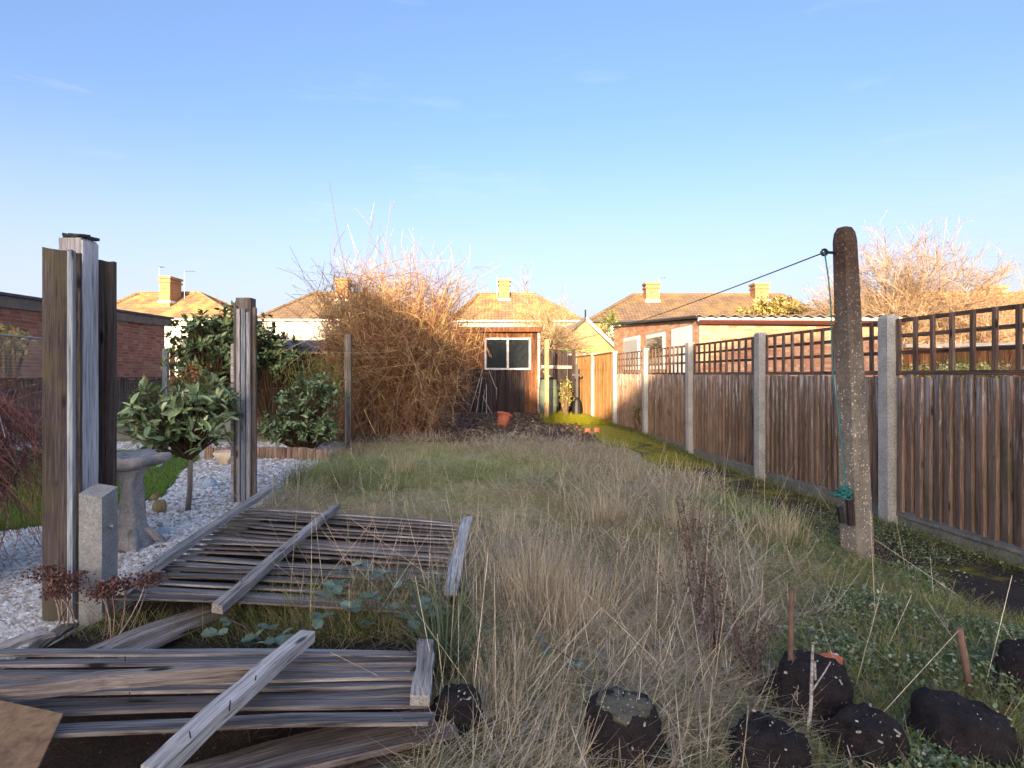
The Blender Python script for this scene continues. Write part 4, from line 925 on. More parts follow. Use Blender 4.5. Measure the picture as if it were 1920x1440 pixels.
mb = MB(); blob(mb, p + Vector((-.07, -.01, .06)), .028, 1.1, .9, .9); mb.build('head', m_bluegrey, f3, True)
for q, w in ((-.05, -.04), (.05, -.045), (-.05, .04), (.05, .04)): mb = MB(); blob(mb, p + Vector((q, w, .014)), .018, 1.2, 1, .8, 7); mb.build('foot', m_bluegrey, f3, True)
p = H(423, 872); f4 = thing('shell_planter', 'cream scalloped shell planter standing at the end of the log edging', 'planter', p)
mb = MB(); prof = [(.04, 0), (.06, .02), (.11, .08), (.14, .16), (.125, .17), (.07, .1)]; mb.lathe(prof, p, 24, .3, 5); mb.build('bowl', rough_mat('cream_shell', (.5, .36, .22), (.72, .6, .46), 12, .8), f4, True)
for (a, b_, w, lab) in ((368, 940, .07, 'flat brown stone lying on the gravel beside the small tree trunk'), (300, 1030, .06, 'rounded brown stone near the foot of the bird bath'), (226, 1040, .08, 'dark flat stone beside the left foot of the bird bath'), (372, 890, .05, 'small pale stone at the lawn edge')):
    mb = MB(); p = H(a, b_); blob(mb, (p.x, p.y, .012), w * .6, 1.3, .9, .35, 10, .2); tag(mb.build('garden_stone', rough_mat('stone_' + str(a), (.1, .08, .06), (.25, .2, .15), 12), None, True), lab, 'stone')

# ------------------------------------------------------------------ shrubs with real leaves
def leaf_mesh(L, W, m, name='leaf'):
    z = np.zeros((1, 3)); v, t, c = leaves6(z, np.array([[1., 0, 0]]), np.array([[0, 0, 1.]]), np.array([L]), np.array([W]), np.zeros((1, 3)), .18, .12)
    me = bpy.data.meshes.new(name); me.from_pydata([tuple(x) for x in v], [], [tuple(int(i) for i in x) for x in t]); me.materials.append(m); return me
def whorl_shrub(t, centres, radii, nwh, leafL, leafW, m, cj, nobj=250, per=7, base=None, stem_r=.006, seed=0, flat_=.0, colpal=None, shell=.55, dens_=2.1):
    """leaves in whorls on twig tips spread through one or more ellipsoids"""
    rs = np.random.default_rng(seed); pos = []; dirs = []; nr = []; tips = []
    for w in range(int(nwh * dens_)):
        k = rs.integers(0, len(centres)); c = np.array(centres[k]); r = np.array(radii[k])
        u = rs.normal(0, 1, 3); u /= np.linalg.norm(u); rad = shell + (1 - shell) * rs.random()
        q = c + u * r * rad * (1 + .25 * rs.normal()); 
        if q[2] < .04: q[2] = .04 + .1 * rs.random()
        ax = u * .8 + np.array([0, 0, .6]) + .35 * rs.normal(0, 1, 3); ax /= np.linalg.norm(ax)
        a = np.cross(ax, rs.normal(0, 1, 3)); a /= np.linalg.norm(a); b = np.cross(ax, a); tips.append((q, c))
        n = per + rs.integers(-4, 3); ph = rs.random() * 6
        for j in range(n):
            th = ph + 2 * PI * j / n + .5 * rs.normal(); op = .45 + .95 * rs.random()
            d = (a * math.cos(th) + b * math.sin(th)) * math.sin(op) + ax * math.cos(op) ; d[2] -= .15 * rs.random()
            nn = ax + .4 * rs.normal(0, 1, 3) + (a * math.cos(th) + b * math.sin(th)) * -.3
            pos.append(q - ax * leafL * .7 * rs.random() + .01 * rs.normal(0, 1, 3)); dirs.append(d / np.linalg.norm(d)); nr.append(nn)
    pos = np.array(pos); dirs = np.array(dirs); nr = np.array(nr); N = len(pos)
    L = leafL * (.45 + .8 * rs.random(N) ** .8); W = leafW * (.75 + .45 * rs.random(N))
    order = np.argsort(np.linalg.norm(pos - np.array([0, 0, HC]), axis=1)); po = order[:nobj]; re = order[nobj:]
    me = leaf_mesh(1.0, leafW / leafL, m)
    for i in po:
        d = Vector(dirs[i]); n_ = Vector(nr[i]); s_ = d.cross(n_).normalized(); n_ = s_.cross(d)
        M = Matrix(((d.x, -s_.x, n_.x, pos[i][0]), (d.y, -s_.y, n_.y, pos[i][1]), (d.z, -s_.z, n_.z, pos[i][2]), (0, 0, 0, 1))) @ Matrix.Scale(L[i], 4)
        link(me, 'leaf', t, M)
    if len(re):
        C = np.clip(np.array(colpal)[rs.integers(0, len(colpal), len(re))] * (1 + rs.normal(0, .2, (len(re), 1))), .003, .9)
        v, q, c = leaves6(pos[re], dirs[re], nr[re], L[re], W[re], C)
        o = link(np_mesh('foliage', v - np.array(centres[0]), q, m_leaf, c), 'foliage', t, Matrix.Translation(Vector(centres[0]))); tag(o, kind='stuff')
    if base is not None:
        K = 5; bs = np.array(base); pt_ = []
        for q, c in tips:
            sidx = bs[rs.integers(0, len(bs))] if bs.ndim > 1 else bs
            s_ = np.linspace(0, 1, K)[:, None]; mid = (sidx + q) / 2 + np.array([0, 0, .1 * rs.random()]) + rs.normal(0, .03, 3)
            pt_.append((1 - s_) ** 2 * sidx + 2 * s_ * (1 - s_) * mid + s_ ** 2 * q)
        pt_ = np.array(pt_); v, q, c = tubes3(pt_, np.linspace(stem_r, stem_r * .35, K)[None, :].repeat(len(pt_), 0), pal(len(pt_), (.10, .06, .035), (.07, .05, .03)))
        link(np_mesh('branches', v - np.array(centres[0]), q, m_twig, c), 'branches', t, Matrix.Translation(Vector(centres[0])))
m_leafA = leaf_obj_mat('photinia_leaf', (.09, .14, .06), (.21, .28, .13), .25)
m_leafB = leaf_obj_mat('laurel_leaf', (.06, .10, .04), (.16, .22, .09), .25)
b0 = H(352, 962)
t = thing('standard_photinia_tree', 'small evergreen lollipop tree with glossy green leaves standing in the white gravel', 'tree', b0)
fk = Vector((b0.x + .02, b0.y, ZZ(862, b0.y)))
MB().tube([b0, b0.lerp(fk, .5) + Vector((.008, 0, 0)), fk], [.022, .019, .019], 8).build('trunk', wood('smooth_bark', (.14, .11, .09), (.24, .2, .16), (.34, .29, .25), 2), t, True)
cc = P(332, 775, b0.y)
whorl_shrub(t, [tuple(cc + Vector((-.12, 0, .02))), tuple(cc + Vector((.2, .05, .06))), tuple(cc + Vector((.05, 0, -.12)))], [(.38, .38, .27), (.31, .36, .28), (.42, .38, .23)], 105, .105, .036, m_leafA, .2, 300, 7, base=np.array([list(fk)]), stem_r=.009, seed=4,
            colpal=[(.11, .17, .07), (.17, .23, .11), (.2, .22, .08)], shell=.25)
t = thing('laurel_bush', 'large dark evergreen laurel bush behind the small tree, left of the middle post', 'bush', P(390, 830, 9.2))
c1 = P(388, 648, 9.2); c1b = P(400, 700, 9.3)
whorl_shrub(t, [tuple(c1), tuple(c1 + Vector((.45, .1, .1))), tuple(c1 + Vector((0, .2, -.45)))], [(.56, .5, .52), (.5, .5, .48), (.62, .5, .42)], 430, .12, .055, m_leafB, .2, 290, 7, base=np.array([[c1.x, c1.y, .3]]), stem_r=.014, seed=5,
            colpal=[(.06, .10, .04), (.10, .15, .055), (.11, .16, .06), (.16, .2, .07)], shell=.5)
t = thing('laurel_bush', 'dark evergreen bush right of the middle post, spilling over the orange shed roof', 'bush', P(520, 830, 9.8))
c2 = P(512, 665, 9.6)
whorl_shrub(t, [tuple(c2), tuple(c2 + Vector((.25, 0, -.1))), tuple(c2 + Vector((-.25, .1, -.1)))], [(.5, .4, .42), (.35, .35, .2), (.4, .4, .4)], 230, .11, .045, m_leafB, .2, 150, 7, base=np.array([[c2.x, c2.y, .0]]), stem_r=.012, seed=6,
            colpal=[(.025, .045, .018), (.04, .065, .025), (.06, .09, .03)], shell=.4)
t = thing('leafy_green_shrub', 'bushy light green shrub above the log edging', 'shrub', H(560, 838))
c3 = P(566, 770, 7.9)
whorl_shrub(t, [tuple(c3), tuple(c3 + Vector((.2, 0, .25))), tuple(c3 + Vector((-.25, -.1, -.22))), tuple(c3 + Vector((.2, -.1, -.25)))], [(.42, .4, .32), (.3, .3, .28), (.32, .3, .18), (.38, .3, .18)], 300, .085, .034, leaf_obj_mat('shrub_leaf', (.08, .12, .055), (.17, .235, .11), .4), .2, 290, 7,
            base=np.array([[c3.x, c3.y, .0], [c3.x + .1, c3.y, 0]]), stem_r=.008, seed=8, colpal=[(.08, .12, .05), (.12, .18, .08), (.17, .24, .11)], shell=.3)
t = thing('bamboo_clump', 'yellow-green narrow-leaved bamboo clump behind the leafy shrub', 'plant', P(590, 800, 9.2))
bcn = P(598, 705, 9.0); N = 480
ps = np.array(bcn) + rg.normal(0, 1, (N, 3)) * np.array([.33, .2, .24]); dd = rg.normal(0, 1, (N, 3)); dd[:, 2] -= .3
v, q, c = leaves6(ps, dd, rg.normal(0, 1, (N, 3)) + np.array([0, 0, 1]), .1 + .06 * rg.random(N), np.full(N, .014), pal(N, (.14, .17, .03), (.2, .2, .04), (.09, .13, .03)))
tag(link(np_mesh('foliage', v - np.array(bcn), q, m_leaf, c), 'foliage', t, Matrix.Translation(bcn)), kind='stuff')
st = np.zeros((40, 4, 3)); st[:, 0] = np.array([bcn.x, bcn.y, 0]) + rg.normal(0, .1, (40, 3)) * [1, 1, 0]; st[:, 3] = st[:, 0] + np.stack([rg.normal(0, .3, 40), rg.normal(0, .15, 40), .9 + .6 * rg.random(40)], 1)
st[:, 1] = st[:, 0] * .67 + st[:, 3] * .33; st[:, 2] = st[:, 0] * .33 + st[:, 3] * .67 + [0, 0, .06]
v, q, c = tubes3(st, np.full((40, 4), .005), pal(40, (.2, .18, .05), (.25, .2, .08))); link(np_mesh('canes', v - np.array(bcn), q, m_twig, c), 'canes', t, Matrix.Translation(bcn))
def np_thing(name, label, cat, base, parts, group=None):
    t = thing(name, label, cat, base, group)
    for pn, (v, q, c), m in parts:
        o_ = link(np_mesh(pn, v - np.array(base), q, m, c), pn, t, Matrix.Translation(Vector(base)))
        if pn in ('flowers', 'seed_heads', 'flower_heads', 'twigs', 'shoots', 'blades'): o_['kind'] = 'stuff'
    return t
# dried lavender like plant with pale seed heads
bs = np.array(H(612, 838)); N = 26; K = 4
s_ = np.linspace(0, 1, K)[None, :, None]; dr = np.stack([rg.normal(0, .16, N), rg.normal(0, .1, N), .45 + .2 * rg.random(N)], 1)
Pt = bs + rg.normal(0, .04, (N, 1, 3)) * [1, 1, 0] + dr[:, None, :] * s_
stm = tubes3(Pt, np.full((N, K), .003), pal(N, (.18, .12, .08)))
hd = []
for i in range(N):
    for k in range(9): hd.append(Pt[i, -1] * (1 - k * .06) + Pt[i, 0] * k * .06 + rg.normal(0, .008, 3))
hd = np.array(hd); NH = len(hd); hdm = leaves6(hd, rg.normal(0, 1, (NH, 3)), rg.normal(0, 1, (NH, 3)), np.full(NH, .022), np.full(NH, .014), pal(NH, (.45, .38, .32), (.3, .24, .2)))
np_thing('dried_flower_plant', 'dried plant with pale seed spikes beside the thin far post', 'plant', tuple(bs), [('stems', stm, m_twig), ('seed_heads', hdm, m_leaf)])

# ------------------------------------------------------------------ the twiggy golden bush
bx, by = XX(745, 10.7), 10.7
N = 380; K = 7
a0 = rg.random(N) * 2 * PI; r0 = np.sqrt(rg.random(N)) * .5
root = np.stack([bx + r0 * np.cos(a0) * 1.3, by + r0 * np.sin(a0) * .9, np.zeros(N)], 1)
az = a0 + rg.normal(0, .6, N); out = .25 + .75 * rg.random(N) + .25 * (np.cos(az) > .3) * rg.random(N); hh = 1.6 + 1.25 * rg.random(N)
s_ = np.linspace(0, 1, K)[None, :]
W1 = np.zeros((N, K, 3))
W1[:, :, 0] = root[:, 0:1] + (out * np.cos(az))[:, None] * s_ ** 1.3 * 1.15 + .085 * np.cumsum(rg.normal(0, 1, (N, K)), 1)
W1[:, :, 1] = root[:, 1:2] + (out * np.sin(az))[:, None] * s_ ** 1.3 * .85 + .05 * np.cumsum(rg.normal(0, 1, (N, K)), 1)
dro = np.clip((out - .55) * 1.5, 0, 1.2)
W1[:, :, 2] = hh[:, None] * s_ - (dro * 1.2)[:, None] * s_ ** 2.6
W1[:, :, 2] = np.maximum(W1[:, :, 2], .03)
cb_ = [(.32, .16, .08), (.50, .32, .14), (.20, .09, .05), (.60, .43, .20)]
W2 = grow(W1, 5200, .4, .95, .7, .05, 6, .4, .12, .6)
W3 = grow(W2, 9500, .15, .4, .7, .1, 4, .1, .2, .35)
# upright fine shoots at the top
top = W1[W1[:, -1, 2] > 1.6]
W4 = grow(top, 460, .4, 1.15, .42, .6, 5, .02, .4, .3)
W5 = grow(W4, 1500, .15, .45, .4, .35, 4, .0, .2, .2)
# low tangle in front and right
W6 = grow(W1, 3200, .5, 1.1, .9, -.2, 7, .5, .05, .75)
def keep_in(w, a, b_):
    mxx = w[:, :, 0].max(1) - bx; mnn = bx - w[:, :, 0].min(1); return w[(mxx < a - .15 + .8 * rg.random(len(w)) ** 2) & (mnn < b_ - .1 + .9 * rg.random(len(w)) ** 2)]
W2 = keep_in(W2, 1.2, 1.2); W3 = keep_in(W3, 1.3, 1.25); W6 = keep_in(W6, 1.2, 1.15); W4 = keep_in(W4, 1.2, 1.1); W5 = keep_in(W5, 1.35, 1.2); W1 = keep_in(W1, 1.35, 1.35)
for w in (W2, W3, W6): w[:, :, 2] = np.maximum(w[:, :, 2], .02)
def lean_right(w):
    zz = np.clip(w[:, :, 2] / 2.4, 0, 1.3); k_ = .80 + .30 * zz; w[:, :, 0] = bx + (w[:, :, 0] - bx) * np.where(w[:, :, 0] > bx, k_, .92 + .12 * zz) + .04 * zz - .04
    return w
for w in (W1, W2, W3, W4, W5, W6): lean_right(w)
thk = grow(W1[:60], 90, .6, 1.3, .6, .1, 7, .3, .1, .5); thk = keep_in(thk, 1.1, 1.1); m1 = join(tubes3(W1, taperR(len(W1), K, .012, .004), pal(len(W1), *cb_)), tubes3(thk, taperR(len(thk), 7, .011, .004), pal(len(thk), (.5, .36, .24), (.42, .27, .16))))
m2 = join(tubes3(W2, taperR(len(W2), 6, .005, .0028), pal(len(W2), *cb_)), tubes3(W3, taperR(len(W3), 4, .0036, .0022), pal(len(W3), *cb_)),
          tubes3(W6, taperR(len(W6), 7, .0065, .0028), pal(len(W6), (.36, .18, .11), (.27, .12, .075), (.48, .30, .19))))  # low tangle coloured redder, shade of the lower bush put into it
m3 = join(tubes3(W4, taperR(len(W4), 5, .005, .0022), pal(len(W4), (.52, .36, .17), (.42, .24, .12))), tubes3(W5, taperR(len(W5), 4, .003, .002), pal(len(W5), (.55, .38, .18), (.44, .24, .12))))  # top shoots coloured golden, sunlight put into the twig colour
np_thing('twiggy_bush', 'huge leafless golden-brown bush of tangled twigs in front of the old shed', 'bush', (bx, by, 0), [('stems', m1, m_twig), ('twigs', m2, m_twig), ('shoots', m3, m_twig)])

# ------------------------------------------------------------------ bare trees and distant greenery
def bare_tree(name, label, base, trunk_h, r, spread, n1, n2, n3, n4, cols, l=(1.6, 1.0, .7, .4), up=.5, thick=.012, group=None):
    base = np.array(base, float); K = 5; s_ = np.linspace(0, 1, K)[:, None]
    tr = (base + s_ * np.array([0, 0, trunk_h]) + .05 * rg.normal(0, 1, (K, 3)) * s_)[None]
    A = grow(tr, n1, l[0] * .7, l[0] * 1.3, spread, up, 6, 0, .5, .2)
    B = grow(A, n2, l[1] * .6, l[1] * 1.3, .5, up * .5, 5, 0, .3, .25)
    Cc = grow(B, n3, l[2] * .5, l[2] * 1.3, .5, up * .35, 4, .05, .2, .25)
    D = grow(Cc, n4, l[3] * .5, l[3] * 1.3, .5, up * .2, 4, .08, .1, .3)
    k = len(cols)
    crown = join(tubes3(A, taperR(n1, 6, r * .55, r * .25), pal(n1, *cols)), tubes3(B, taperR(n2, 5, r * .22, r * .1), pal(n2, *cols)),
                 tubes3(Cc, taperR(n3, 4, thick, thick * .6), pal(n3, *cols)), tubes3(D, taperR(n4, 4, thick * .6, thick * .4), pal(n4, *cols)))
    t = thing(name, label, 'tree', tuple(base), group)
    MB().tube([Vector(p) for p in tr[0]], [r, r * .9, r * .8, r * .7, r * .6], 8).build('trunk', wood('bark_' + str(len(bpy.data.materials)), (.12, .09, .06), (.25, .2, .13), (.4, .33, .24), 2), t, True)
    link(np_mesh('crown', crown[0] - base, crown[1], m_twig, crown[2]), 'crown', t, Matrix.Translation(Vector(base)))
    return t
bare_tree('bare_tree', 'wide spreading leafless tree with pale branches behind the right fence', (XX(1700, 22), 22, 0), 2.4, .09, 1.15, 30, 240, 2100, 8500, [(.40, .29, .19), (.47, .35, .23), (.34, .22, .14)], (2.3, 1.5, 1.0, .5), .35, .010, 'bare trees beyond the gardens')
bare_tree('bare_tree', 'smaller leafless tree right of the wide bare tree, low behind the trellis', (XX(1835, 20), 20, 0), 1.6, .06, .9, 12, 90, 700, 2600, [(.5, .36, .23), (.42, .28, .18)], (1.5, 1.0, .7, .4), .35, .009, 'bare trees beyond the gardens')
bare_tree('bare_tree', 'thin leafless tree just left of the concrete clothes post', (XX(1545, 24), 24, 0), 2.2, .08, .8, 8, 60, 380, 1300, [(.4, .26, .17), (.46, .3, .2)], (1.5, 1.0, .8, .4), .5, .010, 'bare trees beyond the gardens')
bare_tree('bare_tree', 'slender leafless tree rising behind the old shed roof', (XX(1022, 20.5), 20.5, 0), 2.5, .06, .65, 14, 80, 600, 2000, [(.44, .33, .19), (.5, .38, .22), (.38, .25, .15)], (1.3, .85, .6, .35), .5, .008, 'bare trees beyond the gardens')
bare_tree('bare_tree', 'faint reddish leafless tree between the two left houses', (XX(440, 36), 36, 0), 2.5, .1, .8, 8, 50, 350, 1200, [(.42, .2, .12), (.4, .25, .15)], (1.9, 1.3, .9, .5), .5, .014, 'bare trees beyond the gardens')
def far_shrub(name, label, c, r, n, cols, L=.16, cat='shrub'):
    c = np.array(c, float); u = rg.normal(0, 1, (n, 3)); u /= np.linalg.norm(u, axis=1, keepdims=True); rad = .45 + .6 * rg.random((n, 1))
    lob = 1 + .22 * np.sin(u[:, 0:1] * 5 + c[0]) * np.sin(u[:, 2:3] * 6 + 1) + .12 * np.sin(u[:, 1:2] * 11)
    p = c + u * np.array(r) * rad * lob; p[:, 2] = np.maximum(p[:, 2], .05)
    v, q, cc_ = leaves6(p, rg.normal(0, 1, (n, 3)) + u, rg.normal(0, 1, (n, 3)) + u, L * (.6 + .6 * rg.random(n)), L * .4 * np.ones(n), pal(n, *cols, j=.3))
    st = np.zeros((12, 3, 3)); st[:, 0] = [c[0], c[1], 0]; st[:, 2] = c + rg.normal(0, .4, (12, 3)) * np.array(r); st[:, 1] = (st[:, 0] + st[:, 2]) / 2 + rg.normal(0, .05, (12, 3))
    t = thing(name, label, cat, (c[0], c[1], 0))
    link(np_mesh('foliage', v - c, q, m_leaf, cc_), 'foliage', t, Matrix.Translation(Vector(c)))
    sv = tubes3(st, np.full((12, 3), .03), pal(12, (.15, .1, .06))); link(np_mesh('stems', sv[0] - c, sv[1], m_twig, sv[2]), 'stems', t, Matrix.Translation(Vector(c)))
YG = [(.34, .27, .07), (.42, .33, .10), (.24, .2, .06)]
far_shrub('golden_shrub', 'golden-green shrub rising over the corrugated outbuilding roof', P(1455, 590, 26), (1.5, .9, .75), 1700, YG, .2)
far_shrub('conifer_bush', 'yellow-green bush squeezed between the garage gable and the brick outbuilding', P(1143, 630, 27), (.6, .6, 1.3), 900, [(.12, .17, .03), (.2, .24, .04)], .16)
far_shrub('golden_shrub', 'sunlit golden shrub poking above the wire mesh at the far left edge', P(18, 640, 9.4) , (.3, .25, .25), 240, [(.5, .36, .12), (.35, .3, .1)], .12)
far_shrub('yellow_leaved_bush', 'small yellow-leaved bush beside the black iron cross', P(1062, 737, 14.7), (.17, .15, .32), 260, [(.35, .32, .06), (.22, .22, .05)], .07)
far_shrub('small_green_bush', 'little green bush growing at the foot of the third fence bay', P(1198, 770, 10.9), (.12, .1, .12), 150, [(.1, .13, .03), (.16, .17, .05)], .05)
far_shrub('orange_berry_bush', 'low bush with orange leaves at the foot of the laurel', P(365, 700, 8.6), (.25, .2, .15), 160, [(.4, .16, .05), (.2, .2, .05)], .07)
# neighbour's fence and planting beyond the right trellis
nf = thing('neighbour_fence', 'far brown wooden fence seen through the trellis at the right edge', 'fence', (9, 11, 0))
q0 = P(1694, 640, 11); q1 = P(2150, 632, 11)
nb = 46
me_ = wedge(.11, .02, .006, 1.0).mesh('board', m_shedwood)
for i in range(nb):
    t_ = (i + .5) / nb; p = q0.lerp(q1, t_); link(me_, 'board', nf, Matrix.Translation(Vector((p.x, p.y, .6))) @ Matrix.Scale(1.0, 4))
MB().beam((q0.x, 10.98, 1.64), (q1.x, 10.98, 1.7), .1, .06).build('capping', m_render, nf)
MB().box(((q0.x + q1.x) / 2, 11.05, .3), (q1.x - q0.x, .06, .62)).build('base_board', m_shedwood, nf)
for i, (px, lab) in enumerate(((1740, 'clump of yellow flowers just above the fence top, leftmost behind the trellis'), (1845, 'clump of yellow flowers behind the trellis, right of the reeds'))):
    c = np.array(P(px, 694, 6.9)); n = 260
    p = c + rg.normal(0, 1, (n, 3)) * [.2, .12, .04]
    v, q, cc_ = leaves6(p, rg.normal(0, 1, (n, 3)), rg.normal(0, .4, (n, 3)) + [0, 0, 1], np.full(n, .04), np.full(n, .03), pal(n, (.55, .5, .12), (.3, .35, .08), (.6, .58, .3)))
    st = np.zeros((14, 3, 3)); st[:, 0] = [c[0], c[1], 0]; st[:, 2] = c + rg.normal(0, 1, (14, 3)) * [.2, .1, .03]; st[:, 1] = (st[:, 0] + st[:, 2]) / 2
    np_thing('yellow_flower_clump', lab, 'plant', (c[0], c[1], 0), [('flowers', (v, q, cc_), m_leaf), ('stems', tubes3(st, np.full((14, 3), .006), pal(14, (.08, .12, .03))), m_twig)])
for i, (px, lab, cl) in enumerate(((1800, 'green reed tuft standing between the yellow flowers', (.12, .2, .05)), (1865, 'brown dry reed tuft against the far brown fence', (.3, .2, .1)))):
    N = 130; b_ = np.array([XX(px, 7.6), 7.6, .7]) ; rt = b_ + rg.normal(0, .06, (N, 3)) * [1, 1, 0]
    v, q, c = ribbons(rt, rg.random(N) * 6.3, rg.random(N) * .35, rg.random(N) * .4, .5 + .3 * rg.random(N), np.full(N, .008), pal(N, cl), 4)
    st = np.zeros((5, 3, 3)); st[:, 0] = b_ * [1, 1, 0]; st[:, 2] = b_; st[:, 1] = b_ * [1, 1, .5]
    np_thing('reed_tuft', lab, 'plant', (b_[0], b_[1], 0), [('blades', (v, q, c), m_grass), ('base', tubes3(st + rg.normal(0, .03, (5, 1, 3)), np.full((5, 3), .02), pal(5, cl)), m_twig)])

# purple-brown twiggy shrub at the far left foreground
bs = np.array([-2.98, 2.85, 0]); N = 380; K = 7; s_ = np.linspace(0, 1, K)[None, :]
az = rg.random(N) * 2 * PI; out = .12 + .4 * rg.random(N); hh = .8 + .55 * rg.random(N)
Wp = np.zeros((N, K, 3)); rt = bs + rg.normal(0, .12, (N, 3)) * [1, 1, 0]
Wp[:, :, 0] = rt[:, 0:1] + (out * np.cos(az))[:, None] * s_ ** .9; Wp[:, :, 1] = rt[:, 1:2] + (out * np.sin(az))[:, None] * s_ ** .9
Wp[:, :, 2] = (hh[:, None] * s_ * 1.9 - hh[:, None] * 1.25 * s_ ** 2.2) ; Wp[:, :, 2] = np.maximum(Wp[:, :, 2], .01)
Wq = grow(Wp, 2300, .15, .45, .45, -.25, 4, .5, .3, .2); Wq[:, :, 2] = np.maximum(Wq[:, :, 2], .12)
np_thing('purple_twig_shrub', 'drooping purple-brown twiggy shrub at the left edge behind the tall post', 'shrub', tuple(bs), [('stems', tubes3(Wp, taperR(N, K, .0045, .002), pal(N, (.2, .13, .13), (.36, .27, .27), (.15, .08, .08))), m_twig),
         ('twigs', tubes3(Wq, taperR(len(Wq), 4, .0022, .0012), pal(len(Wq), (.24, .09, .07), (.18, .08, .08), (.3, .14, .1))), m_twig)])
# dry sedum at the spur foot
for (cx_, cy_, n_, lab) in ((122, 1200, 9, 'dried sedum with rusty flat flower heads left of the concrete spur'), (205, 1215, 8, 'dried sedum with rusty flat flower heads in front of the concrete spur')):
    b_ = np.array(H(cx_, cy_)); Pt = []; heads = []
    for i in range(n_):
        e = b_ + np.array([rg.normal(0, .07), rg.normal(0, .05), .2 + .1 * rg.random()]); s_ = np.linspace(0, 1, 5)[:, None]; r0_ = b_ + rg.normal(0, .03, 3) * [1, 1, 0]
        Pt.append(r0_ * (1 - s_) + e * s_ + np.array([.02, 0, 0]) * np.sin(PI * s_)); heads.append(e)
    Pt = np.array(Pt); hp = np.concatenate([h + rg.normal(0, 1, (110, 3)) * [.026, .026, .008] for h in heads]); nh = len(hp)
    np_thing('dried_sedum', lab, 'plant', tuple(b_), [('stems', tubes3(Pt, np.full(Pt.shape[:2], .0028), pal(len(Pt), (.42, .33, .28), (.3, .2, .15))), m_twig),
             ('flower_heads', leaves6(hp, rg.normal(0, 1, (nh, 3)), rg.normal(0, 1, (nh, 3)), np.full(nh, .011), np.full(nh, .009), pal(nh, (.13, .045, .03), (.2, .08, .05), (.08, .03, .025))), m_leaf)])

# ------------------------------------------------------------------ pots, root balls, stones, stakes
p = Vector(H(944, 802)); fp = thing('terracotta_flower_pot', 'orange terracotta flower pot tipped over on the soil bed', 'flower pot', p)
Mt = Matrix.Translation(p + Vector((0, 0, .15))) @ Matrix.Rotation(R(-18), 4, 'X') @ Matrix.Rotation(R(14), 4, 'Y') @ Matrix.Translation(Vector((0, 0, -.13)))
link(MB().lathe([(.095, 0), (.1, .0), (.145, .24), (.13, .24), (.09, .015), (.02, .012)], (0, 0, 0), 24).mesh('body', m_terracotta, True), 'body', fp, Mt)
link(MB().lathe([(.15, .225), (.163, .225), (.165, .27), (.15, .272), (.146, .228)], (0, 0, 0), 24).mesh('rim', m_terracotta, True), 'rim', fp, Mt)
for i, (px, lab) in enumerate(((1100, 'left half of a broken terracotta pot at the edge of the moss'), (1116, 'right half of a broken terracotta pot at the edge of the moss'))):
    p = H(px, 813); mb = MB(); 
    for k in range(7):
        a_ = -1.9 + k * .3 + i * 1.6; mb.box((p.x + .07 * math.cos(a_), p.y + .07 * math.sin(a_), .045), (.012, .024, .1 + .02 * rnd.random()), Matrix.Rotation(a_, 3, 'Z'))
    tag(mb.build('broken_pot', m_terracotta), lab, 'flower pot', 'broken terracotta pot pieces')
m_pale = rough_mat('pale_stone', (.32, .29, .23), (.5, .46, .38), 12, .9)
m_mosstop = rough_mat('mossy_top', (.05, .045, .03), (.20, .18, .13), 26, 1, bmp=1, dist=.01, speck=((.5, .45, .4), 90, .3, .85))
